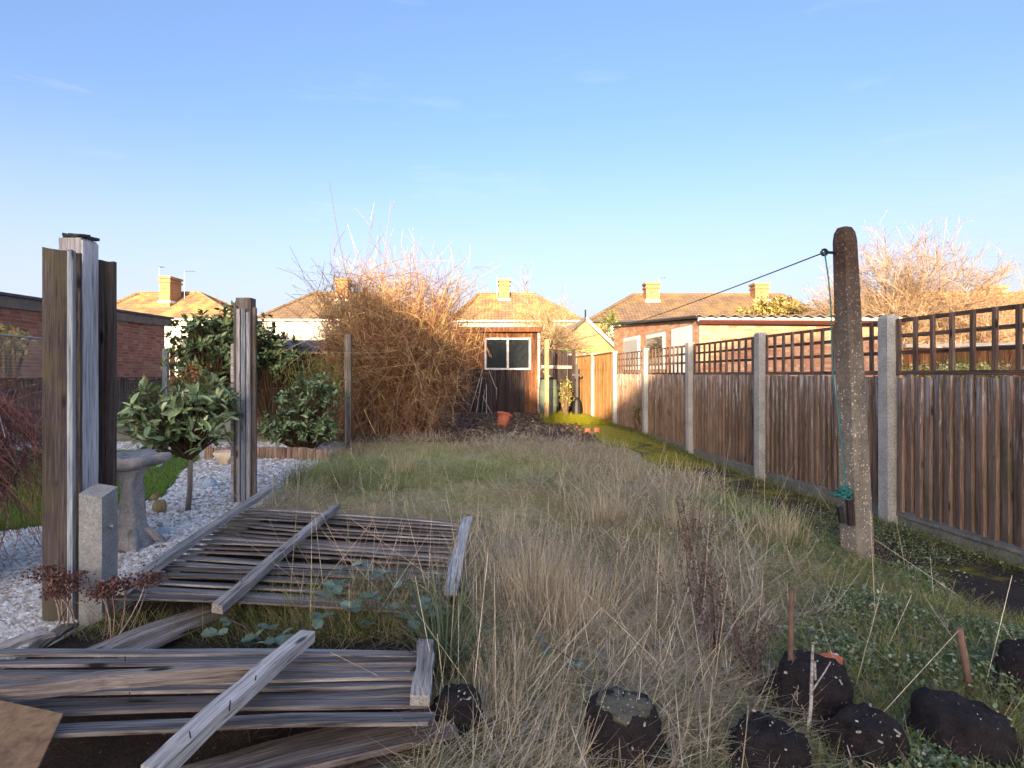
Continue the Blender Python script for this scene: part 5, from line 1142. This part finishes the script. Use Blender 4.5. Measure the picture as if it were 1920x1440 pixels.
def root_ball(px, py, rb, rt_, h, label, tilt=0, tdir=0, debris=14, top=False):
    p = H(px, py); t = thing('root_ball', label, 'root ball', p, 'black root balls tipped out of pots along the bottom')
    mb = MB(); flat_top = top
    prof_ = [(rb * .98, -.02)] + [(rb + (rt_ - rb) * k_ / 9, h * .94 * k_ / 9) for k_ in range(10)] + [(rt_ * .93, h * 1.0), (rt_ * .7, h * (1.02 if flat_top else 1.05)), (rt_ * .4, h * (1.02 if flat_top else 1.04)), (.01, h * (1.02 if flat_top else 1.06))]
    mb.lathe(prof_, (0, 0, 0), 44, .12, px); jitter(mb, .012, 24, 0, px); jitter(mb, .005, 90, 0, px); soilv = list(mb.v)
    M = Matrix.Translation(Vector((p.x, p.y, -.01))) @ Matrix.Rotation(tilt, 4, Vector((math.cos(tdir), math.sin(tdir), 0)))
    link(mb.mesh('soil', m_soil, True), 'soil', t, M)
    if flat_top:
        tp_ = MB(); tp_.lathe([(rt_ * .88, h * .985), (rt_ * .82, h * 1.03), (rt_ * .6, h * 1.045), (rt_ * .3, h * 1.05), (.005, h * 1.04)], (0, 0, 0), 30, .2, px + 3); jitter(tp_, .009, 40, 0, px); link(tp_.mesh('mossy_top', m_mosstop, True), 'mossy_top', t, M)
    N = 34; K = 6; Pt = []
    for i in range(N):
        a_ = rg.random() * 6.3; z_ = h * rg.random() * .9; pts = []
        for k in range(K):
            a_ += rg.normal(0, .12); z_ = min(max(.01, z_ + rg.normal(-.012, .014)), h * .95); rr = rb + (rt_ - rb) * (z_ / h); pts.append((rr * 1.015 * math.cos(a_), rr * 1.015 * math.sin(a_), z_))
        Pt.append(pts)
    v, q, c = tubes3(np.array(Pt), np.full((N, K), .0019), pal(N, (.5, .4, .34), (.3, .22, .18), (.2, .13, .1), (.4, .34, .3)))
    tag(link(np_mesh('fine_roots', v, q, m_twig, c), 'fine_roots', t, M), kind='stuff')
    mb = MB()
    for i in range(debris * 2):
        q_ = soilv[rnd.randrange(44 * 5, len(soilv) - 2) if i % 3 else rnd.randrange(len(soilv))]; sc2 = .22 + 1.2 * rnd.random() ** 5; mb.box((q_[0] * 1.015, q_[1] * 1.015, q_[2] + .002), (rnd.uniform(.004, .016) * sc2, rnd.uniform(.003, .008) * sc2, .004), Matrix.Rotation(rnd.uniform(0, 3), 3, 'Z') @ Matrix.Rotation(rnd.uniform(-.6, .6), 3, 'X'))
    tag(link(mb.mesh('debris', m_pale), 'debris', t, M), kind='stuff')
    n2 = 170; an = rg.random(n2) * 6.3; rr2 = rb * (1.0 + .25 * rg.random(n2)); q2 = np.stack([p.x + rr2 * np.cos(an), p.y + rr2 * np.sin(an), np.zeros(n2)], 1)
    SKIRT.append(ribbons(q2, rg.random(n2) * 6.3, .2 + .6 * rg.random(n2), 1.2 * rg.random(n2), .05 + .09 * rg.random(n2), .0018 + .0014 * rg.random(n2), pal(n2, (.2, .26, .07), (.5, .42, .28), (.6, .5, .34), (.25, .3, .1)), 3))
    return t, p
SKIRT = []
root_ball(1170, 1452, .118, .088, .2, 'round black root ball with a flat mossy top at the bottom centre', top=True)
root_ball(858, 1392, .085, .066, .15, 'small black root ball at the right end of the near fallen panel')
root_ball(1516, 1350, .15, .095, .19, 'black root ball with a red shard on top', .1, .5)
root_ball(1440, 1462, .125, .085, .14, 'black root ball topped with broken pale stones', .12, 2)
root_ball(1620, 1440, .12, .08, .15, 'black root ball lying right of the stone-topped one', .1, 1)
root_ball(1800, 1430, .155, .11, .16, 'broad black root ball with white flecks near the bottom right corner', .1, 2)
root_ball(1932, 1330, .12, .08, .2, 'black root ball cut by the right edge of the picture', 0, 0)
def shard(name, lab, p, pts, h, m, M3=None, cat='stone'):
    mb = MB(); n = len(pts); v = [Vector((x, y, 0)) for x, y in pts] + [Vector((x * .93, y * .93, h)) for x, y in pts]
    if M3 is not None: v = [M3 @ q for q in v]
    v = [q + Vector(p) for q in v]
    mb.add(v, [tuple(range(n))[::-1], tuple(range(n, 2 * n))] + [(i, (i + 1) % n, n + (i + 1) % n, n + i) for i in range(n)])
    tag(mb.build(name, m), lab, cat)
Rx = Matrix.Rotation
shard('broken_tile', 'red terracotta tile shard lying on a black root ball', P(1553, 1240, 1.95), [(-.05, -.02), (.02, -.04), (.05, .0), (.02, .025), (-.04, .03)], .008, m_terracotta, Rx(.5, 3, 'X') @ Rx(-.3, 3, 'Y'), 'tile')
shard('broken_stone', 'small upright pale stone on the lowest root balls', P(1437, 1378, 1.66), [(-.018, -.012), (.016, -.014), (.02, .014), (-.012, .015)], .05, m_pale)
shard('broken_stone', 'large angular grey stone chip lying among the black root balls', P(1475, 1412, 1.6), [(-.035, -.02), (.03, -.035), (.035, .03), (-.01, .02)], .02, m_conc_moss, Rx(.9, 3, 'X'))
shard('broken_stone', 'pale stone chip at the bottom edge beside the large grey one', P(1456, 1432, 1.55), [(-.025, -.02), (.02, -.02), (.02, .02), (-.015, .025)], .02, m_pale, Rx(.7, 3, 'X'))
shard('broken_stone', 'white pebble beside the red tile shard', P(1567, 1232, 1.97), [(-.007, -.006), (.007, -.006), (.007, .006), (-.007, .006)], .01, m_white)
def stake(a, b_, r, m, lab, name='garden_stake'):
    tag(MB().tube([a, (Vector(a) + Vector(b_)) / 2 + Vector((.003, 0, 0)), b_], [r, r * 1.03, r], 8).build(name, m, None, True), lab, 'stake')
ps = H(1477, 1352); stake(ps, P(1484, 1106, ps.y), .0085, rough_mat('rusty_stake', (.10, .055, .04), (.2, .12, .085), 20, .8), 'upright rusty brown stake in front of the tile-topped root ball')
ps = H(1822, 1330); stake(ps, P(1798, 1178, ps.y - .03), .011, rough_mat('pink_stake', (.12, .07, .05), (.24, .15, .11), 20, .8), 'short slanting reddish stake among the weeds at the right')
stake(H(1532, 1412, .02), H(1668, 1436, .03), .009, m_rail, 'pale stick lying flat among the root balls', 'fallen_stick')
ps = H(1512, 1400); mb = MB(); tp = P(1524, 1205, ps.y)
mb.tube([ps, ps.lerp(tp, .4) + Vector((.006, 0, 0)), tp], [.006, .005, .004], 6); q = H(1532, 1385); mb.tube([q, P(1528, 1240, q.y)], [.005, .003], 6)
mb.tube([ps.lerp(tp, .5), P(1545, 1262, ps.y), P(1558, 1240, ps.y)], [.003, .002, .0015], 5)
tag(mb.build('dead_woody_stem', m_rail), 'knobbly dead woody stem in front of the tile-topped root ball', 'stem')

# ------------------------------------------------------------------ grass, gravel, weeds
def field(x, y): return np.sin(x * 1.7 + 1.1 * np.sin(y * .9)) + np.sin(y * 2.3 + 1.7 * np.sin(x * 1.3) + 1) + .6 * np.sin(x * 4.1 - y * 3.3)
def scatter(N, y0, y1, xl, xr, pw=1.0):
    u = rg.random(N)
    if pw == 1.0: y = y0 * (y1 / y0) ** u
    else: e = 1 - pw; y = (y0 ** e + u * (y1 ** e - y0 ** e)) ** (1 / e)
    a = xl(y); b = xr(y); x = a + (b - a) * rg.random(N); return x, y
def not_panel(x, y):
    # keep dense grass off the fallen panels and their neighbourhood
    on1 = (y > 2.55) & (y < 4.25) & (x < -.36 + (y - 2.5) * .02) ; on2 = (y < 2.3) & (x < -.28)
    return ~(on1 | on2)
XL = lambda y: -1.48 - .13 * y; XR = lambda y: fence_x(y) - .25 - .65 * (y < 4.2) - .3 * (y >= 4.2) * (y < 5)
def roots(x, y): return np.stack([x, y, gh(x, y)], 1)
STRAW = [(.70, .57, .36), (.78, .67, .46), (.62, .48, .31), (.58, .50, .37)]; GREEN = [(.28, .36, .08), (.38, .42, .12), (.22, .28, .06)]
# short green understorey
x, y = scatter(62000, 1.35, 9.8, XL, XR, 1.5); k = not_panel(x, y) & (x < fence_x(y) - 1.0 + .2 * np.sin(y * 3)); x, y = x[k], y[k]; N = len(x)
g1 = ribbons(roots(x, y), rg.random(N) * 6.3, .2 + .7 * rg.random(N), .8 * rg.random(N), .05 + .08 * rg.random(N), .002 + .0016 * rg.random(N), pal(N, *GREEN, (.45, .40, .18), (.5, .42, .25), j=.25), 2)
# long dry matted grass, lodged in swirls
x, y = scatter(95000, 1.35, 9.6, XL, XR, 1.45); f = field(x, y); dens = .5 + .28 * f - .9 * ((y < 3.6) & (x > .2 + .36 * y))
k = not_panel(x, y) & (rg.random(len(x)) < dens + .15) & (x < fence_x(y) - 1.1 + .25 * np.sin(y * 2.3)); x, y, f = x[k], y[k], f[k]; N = len(x)
hd_ = 1.2 * np.sin(x * 1.1 + y * .7) + f * .6 + PI * 1.2 + rg.normal(0, .8, N)
wts = (f > 0)[:, None]; C = np.where(wts | (rg.random((N, 1)) < .6), pal(N, *STRAW, j=.22), pal(N, (.42, .38, .15), (.32, .34, .10), (.55, .46, .24), j=.22))
f2 = np.sin(x * .9 + 2.1 * np.sin(y * .6) + 4) + np.sin(y * 1.25 + x * .5 + .5) + .5 * np.sin(x * 3.1 + y * 2.2)
C = np.where(((f2 > .4) & (rg.random(N) < .85))[:, None], pal(N, (.24, .36, .06), (.32, .44, .09), (.38, .42, .12), j=.2), C)
C = np.where(((f2 < -.9) & (rg.random(N) < .6))[:, None], pal(N, (.62, .44, .32), (.55, .42, .34), (.7, .55, .4), j=.2), C)
g2 = ribbons(roots(x, y), hd_, .55 + .75 * rg.random(N), .4 + .9 * rg.random(N), .10 + .17 * rg.random(N), (.0018 + .0015 * rg.random(N)) * (.8 + .12 * y), C, 4)
x, y = scatter(62000, 1.35, 9.5, XL, XR, 1.3); f = field(x, y); k = not_panel(x, y) & (rg.random(len(x)) < .58 + .3 * f - .25 * (y < 2.4) - .3 * (field(x * 1.3 + 5, y * 1.2) > .7) - .55 * ((y < 3.6) & (x > .2 + .36 * y))) & (x < fence_x(y) - 1.05 + .2 * np.sin(y * 2.3)); x, y, f = x[k], y[k], f[k]; N = len(x)
rt3 = roots(x, y); rt3[:, 2] += (.02 + .085 * rg.random(N) ** 1.3) * (.7 + .25 * np.clip(f, -1, 1.5))
th3 = 1.5 * np.sin(x * 1.6 + y * 1.1) + .9 * np.sin(y * 3.1 - x * 2) + rg.normal(0, .75, N) + PI * (rg.random(N) < .3)
f3 = np.sin(x * .9 + 2.1 * np.sin(y * .6) + 4) + np.sin(y * 1.25 + x * .5 + .5)
C3 = np.where((f3 > .45)[:, None] & (rg.random((N, 1)) < .7), pal(N, (.34, .42, .12), (.42, .48, .18), j=.2), pal(N, *STRAW, (.72, .62, .52), (.66, .52, .40), j=.2))
g3 = ribbons(rt3, th3, 1.25 + .35 * rg.normal(0, 1, N), .5 * rg.normal(0, 1, N), .09 + .20 * rg.random(N), (.0019 + .0019 * rg.random(N)) * (.75 + .13 * y), C3, 4, .8, True, .35 * rg.normal(0, 1, N))
gj = join(g1, g2, g3)
tag(link(np_mesh('grass', gj[0], gj[1], m_grass, gj[2]), 'grass'), 'rough uncut green and straw-coloured grass covering the middle of the garden', 'grass', kind='stuff')
# tussocks: tall pale clumps
def tussock(cx_, cy_, n, h, spread, cols, lab, w=.0022, leanm=.25, curl=.5, name='grass_tussock', sp=.07, segs=5, group='tall dry grass tussocks'):
    b_ = np.array([cx_, cy_, float(gh(cx_, cy_))]); rt = b_ + rg.normal(0, sp, (n, 3)) * [1, 1, 0]; hd = np.arctan2(rt[:, 1] - cy_, rt[:, 0] - cx_) + rg.normal(0, .8, n)
    v, q, c = ribbons(rt, hd, leanm * rg.random(n), curl * rg.random(n) * 1.6, h * (.5 + .6 * rg.random(n)), w * (.7 + .6 * rg.random(n)), pal(n, *cols), segs)
    o = link(np_mesh(name, v - b_, q, m_grass, c), name, None, Matrix.Translation(Vector(b_))); return tag(o, lab, 'grass', group, 'stuff' if name == 'grass_tussock' and n < 0 else None)
tl = [(1000, 1135, 420, .5, 'tallest straw tussock in the centre of the garden, standing upright'), (1090, 1180, 360, .42, 'grey straw tussock just above the round black root ball'), (945, 1010, 220, .26, 'bleached tussock right of the white batten of the fallen panel'),
      (1130, 985, 260, .36, 'pale tussock in the middle of the grass, behind the tallest one'), (1280, 1010, 240, .36, 'straw tussock left of the clothes post, leaning'), (640, 930, 230, .34, 'greenish tussock behind the far corner of the fallen panel'),
      (560, 915, 200, .36, 'olive tussock right beside the middle fence post'), (760, 890, 230, .34, 'tussock of bent seedy grass in front of the twiggy bush'), (1180, 900, 200, .32, 'small straw tussock far out in the grass near the soil bed'),
      (1240, 1120, 260, .38, 'dense straw tussock right of the tallest one'), (1460, 1020, 220, .36, 'long-stalked straw tussock left of the clothes post foot'), (960, 1290, 260, .26, 'curly bleached grass tuft between the two nearest root balls'), (905, 1370, 260, .2, 'curly bleached grass tuft at the bottom edge left of the round root ball')]
for (px, py, n, h, lab) in tl:
    p = H(px, py); tussock(p.x, p.y, n, h * .78, .1, STRAW if 'olive' not in lab and 'greenish' not in lab else [(.2, .19, .08), (.32, .28, .15), (.14, .15, .05)], lab, .0024 if py > 1000 else .003)
for (px, py, n, h, lab) in ((600, 1195, 260, .26, 'olive grass tuft with brambles between the two fallen panels, right of the pale rail end'), (720, 1190, 260, .24, 'olive and rusty grass tuft behind the right half of the near panel'), (500, 1200, 160, .16, 'short olive tuft left of the pale rail end between the panels')):
    p = H(px, py); tussock(p.x, p.y, n, h, .1, [(.3, .3, .1), (.42, .36, .16), (.5, .36, .2), (.2, .25, .07)], lab, .0024, .5, .8, sp=.085)
p = H(835, 1262); tussock(p.x, p.y, 150, .42, .1, [(.12, .17, .09), (.2, .23, .12), (.3, .28, .15), (.16, .21, .13)], 'blue-green sedge clump with broad arching blades at the end of the near panel', .007, .5, 1.1, 'sedge_clump', .03, 6, None)
# long single stalks
N = 460; x, y = scatter(N, 1.5, 6.5, lambda y: XL(y) + .9, XR, 1.4); k = (y > 1.7) & not_panel(x, y) & ~((y < 3.8) & (x > .2 + .36 * y) & (rg.random(N) < .75)); x, y = x[k], y[k]; N = len(x)
K = 4; az = rg.random(N) * 6.3; ln_ = np.abs(rg.normal(.6, .45, N)); hh = .22 + .33 * rg.random(N); s_ = np.linspace(0, 1, K)[None, :]
Pt = np.zeros((N, K, 3)); rr = roots(x, y)
Pt[:, :, 0] = rr[:, :1] + (hh * np.sin(ln_) * np.cos(az))[:, None] * s_; Pt[:, :, 1] = rr[:, 1:2] + (hh * np.sin(ln_) * np.sin(az))[:, None] * s_; Pt[:, :, 2] = rr[:, 2:] + (hh * np.cos(ln_))[:, None] * s_ + .01
stx = tubes3(Pt, taperR(N, K, .0016, .0009), pal(N, (.68, .58, .4), (.56, .45, .3), (.75, .66, .5)))
tag(link(np_mesh('grass_stalks', stx[0], stx[1], m_twig, stx[2]), 'grass_stalks'), 'long thin straw stalks criss-crossing over the rough grass', 'grass', kind='stuff')
# stalks leaning across the far fallen panel
N = 34; x = rg.uniform(-1.0, -.15, N); y = rg.uniform(2.45, 2.8, N); az = rg.normal(2.0, .9, N); ln_ = rg.uniform(.1, 1.0, N); hh = rg.uniform(.4, .75, N)
Pt = np.zeros((N, K, 3)); Pt[:, :, 0] = x[:, None] + (hh * np.sin(ln_) * np.cos(az))[:, None] * s_; Pt[:, :, 1] = y[:, None] + (hh * np.sin(ln_) * np.sin(az))[:, None] * s_ * .6; Pt[:, :, 2] = .03 + (hh * np.cos(ln_))[:, None] * s_
stx = tubes3(Pt, taperR(N, K, .0015, .0009), pal(N, (.52, .42, .3), (.4, .3, .2)))
tag(link(np_mesh('panel_stalks', stx[0], stx[1], m_twig, stx[2]), 'grass_stalks'), 'thin dry stalks standing in front of the far fallen panel', 'grass', kind='stuff')
# debris and undergrowth between and under the panels
x = rg.uniform(-2.0, -.2, 14000); y = rg.uniform(1.3, 2.75, 14000); k = ~((y > 1.72) & (y < 2.28)) & (x > LB(y) + .05); x, y = x[k], y[k]; N = len(x)
lit = ribbons(roots(x, y), rg.random(N) * 6.3, .5 + rg.random(N), .8 * rg.random(N), .03 + .09 * rg.random(N), .0014 + .001 * rg.random(N), pal(N, (.16, .11, .08), (.28, .21, .14), (.09, .06, .045), (.12, .13, .05)), 3)
k2 = (x > -1.3) & (y > 2.28); xg, yg = x[k2], y[k2]; n2 = len(xg)
lit2 = ribbons(roots(xg, yg), rg.random(n2) * 6.3, .3 + .5 * rg.random(n2), 1.0 * rg.random(n2), .1 + .14 * rg.random(n2), .0018 + .0012 * rg.random(n2), pal(n2, (.16, .18, .06), (.3, .26, .13), (.11, .14, .04)), 4)
jj_ = join(lit, lit2); tag(link(np_mesh('undergrowth', jj_[0], jj_[1], m_grass, jj_[2]), 'undergrowth'), 'tangled dead litter and grass between the fallen panels', 'undergrowth', kind='stuff')
# lawn
def inpoly(x, y, poly):
    r = np.zeros(len(x), bool); j = len(poly) - 1
    for i in range(len(poly)):
        xi, yi = poly[i]; xj, yj = poly[j]; r ^= ((yi > y) != (yj > y)) & (x < (xj - xi) * (y - yi) / (yj - yi + 1e-9) + xi); j = i
    return r
x, y = scatter(60000, 3.3, 8.3, lambda y: -.95 * y, lambda y: -2.9 + 0 * y, 1.4); k = inpoly(x, y, LAWN); x, y = x[k], y[k]; N = len(x)
g = ribbons(np.stack([x, y, np.full(N, .01)], 1), rg.random(N) * 6.3, .5 * rg.random(N), .6 * rg.random(N), .025 + .03 * rg.random(N), .003 + .003 * rg.random(N), pal(N, (.15, .30, .03), (.20, .34, .05), (.26, .34, .07)), 2)
tag(link(np_mesh('lawn_grass', g[0], g[1], m_grass, g[2]), 'lawn_grass'), 'short bright green mown grass of the neighbouring lawn', 'grass', kind='stuff')
# white gravel: real stones
x, y = scatter(60000, 1.9, 9.2, lambda y: np.maximum(-1.0 * y - .1, -7) , lambda y: -1.56 - .11 * y - .05 * np.sin(y * 5), 1.9); k = ~inpoly(x, y, [(a * 1.0, b) for a, b in LAWN]) & ((x < -1.9) | (y > 2.7)); x, y = x[k], y[k]; N = len(x)
oct_ = np.array([[1, 0, 0], [0, 1, 0], [-1, 0, 0], [0, -1, 0], [0, 0, 1], [0, 0, -1]], float); ft = np.array([[0, 1, 4], [1, 2, 4], [2, 3, 4], [3, 0, 4]])
sz = (.008 + .009 * rg.random(N)) * (.9 + y * .06); S = oct_[None] * sz[:, None, None] * (1 + .35 * rg.normal(0, 1, (N, 6, 1))) * np.array([1.2, .9, .6]); a = rg.random(N) * 6.3; ca, sa = np.cos(a)[:, None], np.sin(a)[:, None]
Vx = S[:, :, 0] * ca - S[:, :, 1] * sa; Vy = S[:, :, 0] * sa + S[:, :, 1] * ca; V = np.stack([Vx + x[:, None], Vy + y[:, None], S[:, :, 2] + .012 + .006 * rg.random((N, 1))], -1).reshape(-1, 3)
T = ((np.arange(N) * 6)[:, None, None] + ft[None]).reshape(-1, 3)
m_gst = colmat('gravel_stone', .8, .3)
tag(link(np_mesh('gravel', V, T, m_gst, np.repeat(pal(N, (.84, .82, .79), (.76, .73, .70), (.9, .89, .87), (.62, .56, .48), (.8, .76, .68), (.45, .36, .26), j=.12), 6, 0)), 'gravel'), 'loose white gravel around the lawn and bird bath', 'gravel', kind='stuff')
# weeds at right: small leafy ground cover
x, y = scatter(90000, 1.3, 5.2, lambda y: .35 + .28 * (y - 1.3), lambda y: np.minimum(fence_x(y) - .08, y * .95), 1.3)
pw_ = (x > 1.9) & (x > fence_x(y) - .9 + .15 * np.sin(y * 4)) & (x < fence_x(y) - .22) & (y < 3.6); k = (~pw_ | (rg.random(len(x)) < .04)) & (rg.random(len(x)) < .12 + .75 * sstep(-.4, .7, np.sin(x * 3.3 + y) * np.sin(y * 4 - x) + .5 * np.sin(x * 9 + 3 * y) * np.sin(8 * y))); x, y = x[k], y[k]; N = len(x)
ps_ = roots(x, y); ps_[:, 2] += .006 + .05 * rg.random(N) + .03 * np.sin(x * 7) * np.sin(y * 9)
wv_ = leaves6(ps_, rg.normal(0, 1, (N, 3)) * [1, 1, .4], rg.normal(0, .5, (N, 3)) + [0, 0, 1], .010 + .018 * rg.random(N) ** 2, .007 + .007 * rg.random(N), pal(N, (.12, .19, .07), (.16, .24, .10), (.22, .29, .15), (.09, .13, .05), (.32, .35, .24), j=.2))
tag(link(np_mesh('ground_weeds', wv_[0], wv_[1], m_leaf, wv_[2]), 'ground_weeds'), 'low leafy green weeds carpeting the ground at the lower right', 'weeds', kind='stuff')
x, y = scatter(26000, 1.3, 6.5, lambda y: .2 + 0 * y, lambda y: fence_x(y) - .1, 1.4); pw_ = (x > fence_x(y) - .95) & (y < 3.6); k = ~pw_; x, y = x[k], y[k]; N = len(x)
gg = join(*SKIRT, ribbons(roots(x, y), rg.random(N) * 6.3, .4 + .6 * rg.random(N), 1.2 * rg.random(N), .06 + .12 * rg.random(N), .0018 + .0012 * rg.random(N), pal(N, (.17, .24, .06), (.24, .28, .09), (.46, .37, .24), (.3, .18, .14)), 3))
tag(link(np_mesh('weedy_grass', gg[0], gg[1], m_grass, gg[2]), 'weedy_grass'), 'thin green grass mixed among the low weeds at the lower right', 'grass', kind='stuff')
# moss and tufts beside the fence foot
x = rg.random(9000); yy = 3.5 + 12 * rg.random(9000); xx = fence_x(yy) - .07 - np.abs(rg.normal(0, .12, 9000)); N = 9000
gg = ribbons(roots(xx, yy), rg.random(N) * 6.3, .3 + .6 * rg.random(N), 1.0 * rg.random(N), .04 + .1 * rg.random(N), .0025 + .0015 * rg.random(N), pal(N, (.14, .19, .04), (.2, .22, .05), (.3, .28, .14)), 3)
tag(link(np_mesh('verge_grass', gg[0], gg[1], m_grass, gg[2]), 'verge_grass'), 'tufty grass along the foot of the right fence', 'grass', kind='stuff')
# sunlit moss at far end
x = rg.uniform(.75, 2.2, 26000); y = rg.uniform(12.2, 15.9, 26000); k = x < fence_x(y) - .1; x, y = x[k], y[k]; N = len(x)
gg = ribbons(roots(x, y) + [0, 0, .01], rg.random(N) * 6.3, .3 + .6 * rg.random(N), 1.0 * rg.random(N), .05 + .07 * rg.random(N), np.full(N, .006), pal(N, (.42, .40, .02), (.55, .48, .03), (.3, .32, .03)), 2)
tag(link(np_mesh('moss', gg[0], gg[1], m_grass, gg[2]), 'moss'), 'bright yellow-green moss in the patch of sun at the far end of the path', 'moss', kind='stuff')
# leaf litter in the bed
N = 15000; x = rg.uniform(-3.2, 1.4, N); y = rg.uniform(9.0, 15.9, N); ps_ = np.stack([x, y, .02 + .03 * rg.random(N)], 1)
lv = leaves6(ps_, rg.normal(0, 1, (N, 3)) * [1, 1, .3], rg.normal(0, .6, (N, 3)) + [0, 0, 1], .03 + .04 * rg.random(N), .02 + .02 * rg.random(N), pal(N, (.12, .06, .045), (.2, .11, .07), (.07, .04, .035), (.3, .22, .16), (.06, .08, .03), j=.25))
tag(link(np_mesh('leaf_litter', lv[0], lv[1], m_leaf, lv[2]), 'leaf_litter'), 'brown fallen leaves covering the soil bed by the shed', 'leaf litter', kind='stuff')
# dried dock weeds with brown seed heads
for (px, py, h, lab) in ((1308, 1190, .5, 'dried brown dock weed left of the rusty stake'), (1345, 1260, .42, 'dried brown dock weed in the middle foreground'), (1395, 1290, .3, 'short dried dock weed beside the tile-topped root ball'), (1300, 1080, .5, 'tall dried dock weed farther back in the straw grass')):
    p = np.array(H(px, py)); n = 7; K = 5; s_ = np.linspace(0, 1, K)[None, :, None]; dr = np.stack([rg.normal(0, .08, n), rg.normal(0, .08, n), h * (.6 + .4 * rg.random(n))], 1)
    Pt = p + dr[:, None] * s_ + .01 * rg.normal(0, 1, (n, K, 3)) * s_
    i_ = rg.integers(0, n, 420); t_ = .3 + .7 * rg.random((420, 1)); hp = p + dr[i_] * t_ + rg.normal(0, .011, (420, 3))
    np_thing('dried_dock_weed', lab, 'weed', tuple(p), [('stems', tubes3(Pt, taperR(n, K, .003, .0015), pal(n, (.15, .09, .07))), m_twig), ('seed_heads', leaves6(hp, rg.normal(0, 1, (420, 3)), rg.normal(0, 1, (420, 3)), np.full(420, .011), np.full(420, .008), pal(420, (.14, .08, .07), (.2, .13, .11), (.1, .055, .05))), m_leaf)], 'dried brown dock weeds')
# brambles
m_bram = leaf_obj_mat('bramble_leaf', (.05, .09, .065), (.11, .165, .125), .55)
def bl():
    n = 14; v = [(0, 0, 0)]; 
    for k in range(n):
        a_ = 2 * PI * k / n; r_ = .5 * (1 + .07 * (-1) ** k); v.append((.5 + r_ * math.cos(a_) * (1.0), r_ * .82 * math.sin(a_), .10 * abs(math.sin(a_)) - .06 * (math.cos(a_) > .5)))
    v[0] = (.5, 0, -.02); return MB().add(v, [(0, k + 1, (k + 1) % n + 1) for k in range(n)])
bme = bl().mesh('leaf', m_bram)
def bramble(lab, spots, stem, size=.06):
    t = thing('bramble', lab, 'bramble', stem[0]); MB().tube(stem, .003, 6).build('stem', flat('bramble_stem_' + str(len(bpy.data.materials)), (.10, .05, .05)), t)
    for (px, py, Z) in spots:
        c = P(px, py, Z)
        for k in range(3):
            a_ = rnd.uniform(0, 6) if k == 0 else a_ + 2.1
            M = Matrix.Translation(c) @ Matrix.Rotation(a_, 4, 'Z') @ Matrix.Rotation(rnd.uniform(-.5, .25), 4, 'Y') @ Matrix.Rotation(rnd.uniform(-.5, .5), 4, 'X') @ Matrix.Scale(size * rnd.uniform(.75, 1.2), 4)
            link(bme, 'leaf', t, M)
bramble('bramble with big blue-green leaves growing over the front edge of the far fallen panel', [(628, 1100, 2.45), (680, 1056, 2.6), (698, 1120, 2.4), (752, 1098, 2.5), (772, 1162, 2.3), (660, 1140, 2.35), (610, 1120, 2.4), (720, 1078, 2.55), (735, 1140, 2.4), (600, 1160, 2.3), (790, 1130, 2.4), (690, 1170, 2.3), (815, 1155, 2.3), (640, 1068, 2.55)], [H(640, 1190), P(650, 1100, 2.45), P(700, 1090, 2.5), P(770, 1150, 2.35), H(810, 1195, .02)])
bramble('bramble sprig left of the pale rail end, between the panels', [(428, 1165, 2.35), (505, 1180, 2.3), (500, 1206, 2.2), (450, 1206, 2.25), (408, 1185, 2.3), (480, 1195, 2.25), (530, 1190, 2.25), (560, 1200, 2.2)], [H(480, 1215), P(460, 1175, 2.3), P(425, 1160, 2.35)], .05)
bramble('small bramble in the grass above the round root ball', [(1080, 1245, 2.0), (1010, 1200, 2.1), (1025, 1220, 2.1), (1250, 1205, 2.2)], [H(1060, 1280), P(1080, 1240, 2.0), P(1020, 1205, 2.1)], .035)
bramble('small bramble leaves at the foot of the left black root balls', [(1362, 1255, 2.0), (1355, 1350, 1.8), (1390, 1330, 1.8)], [H(1370, 1330), P(1362, 1255, 2.0)], .035)
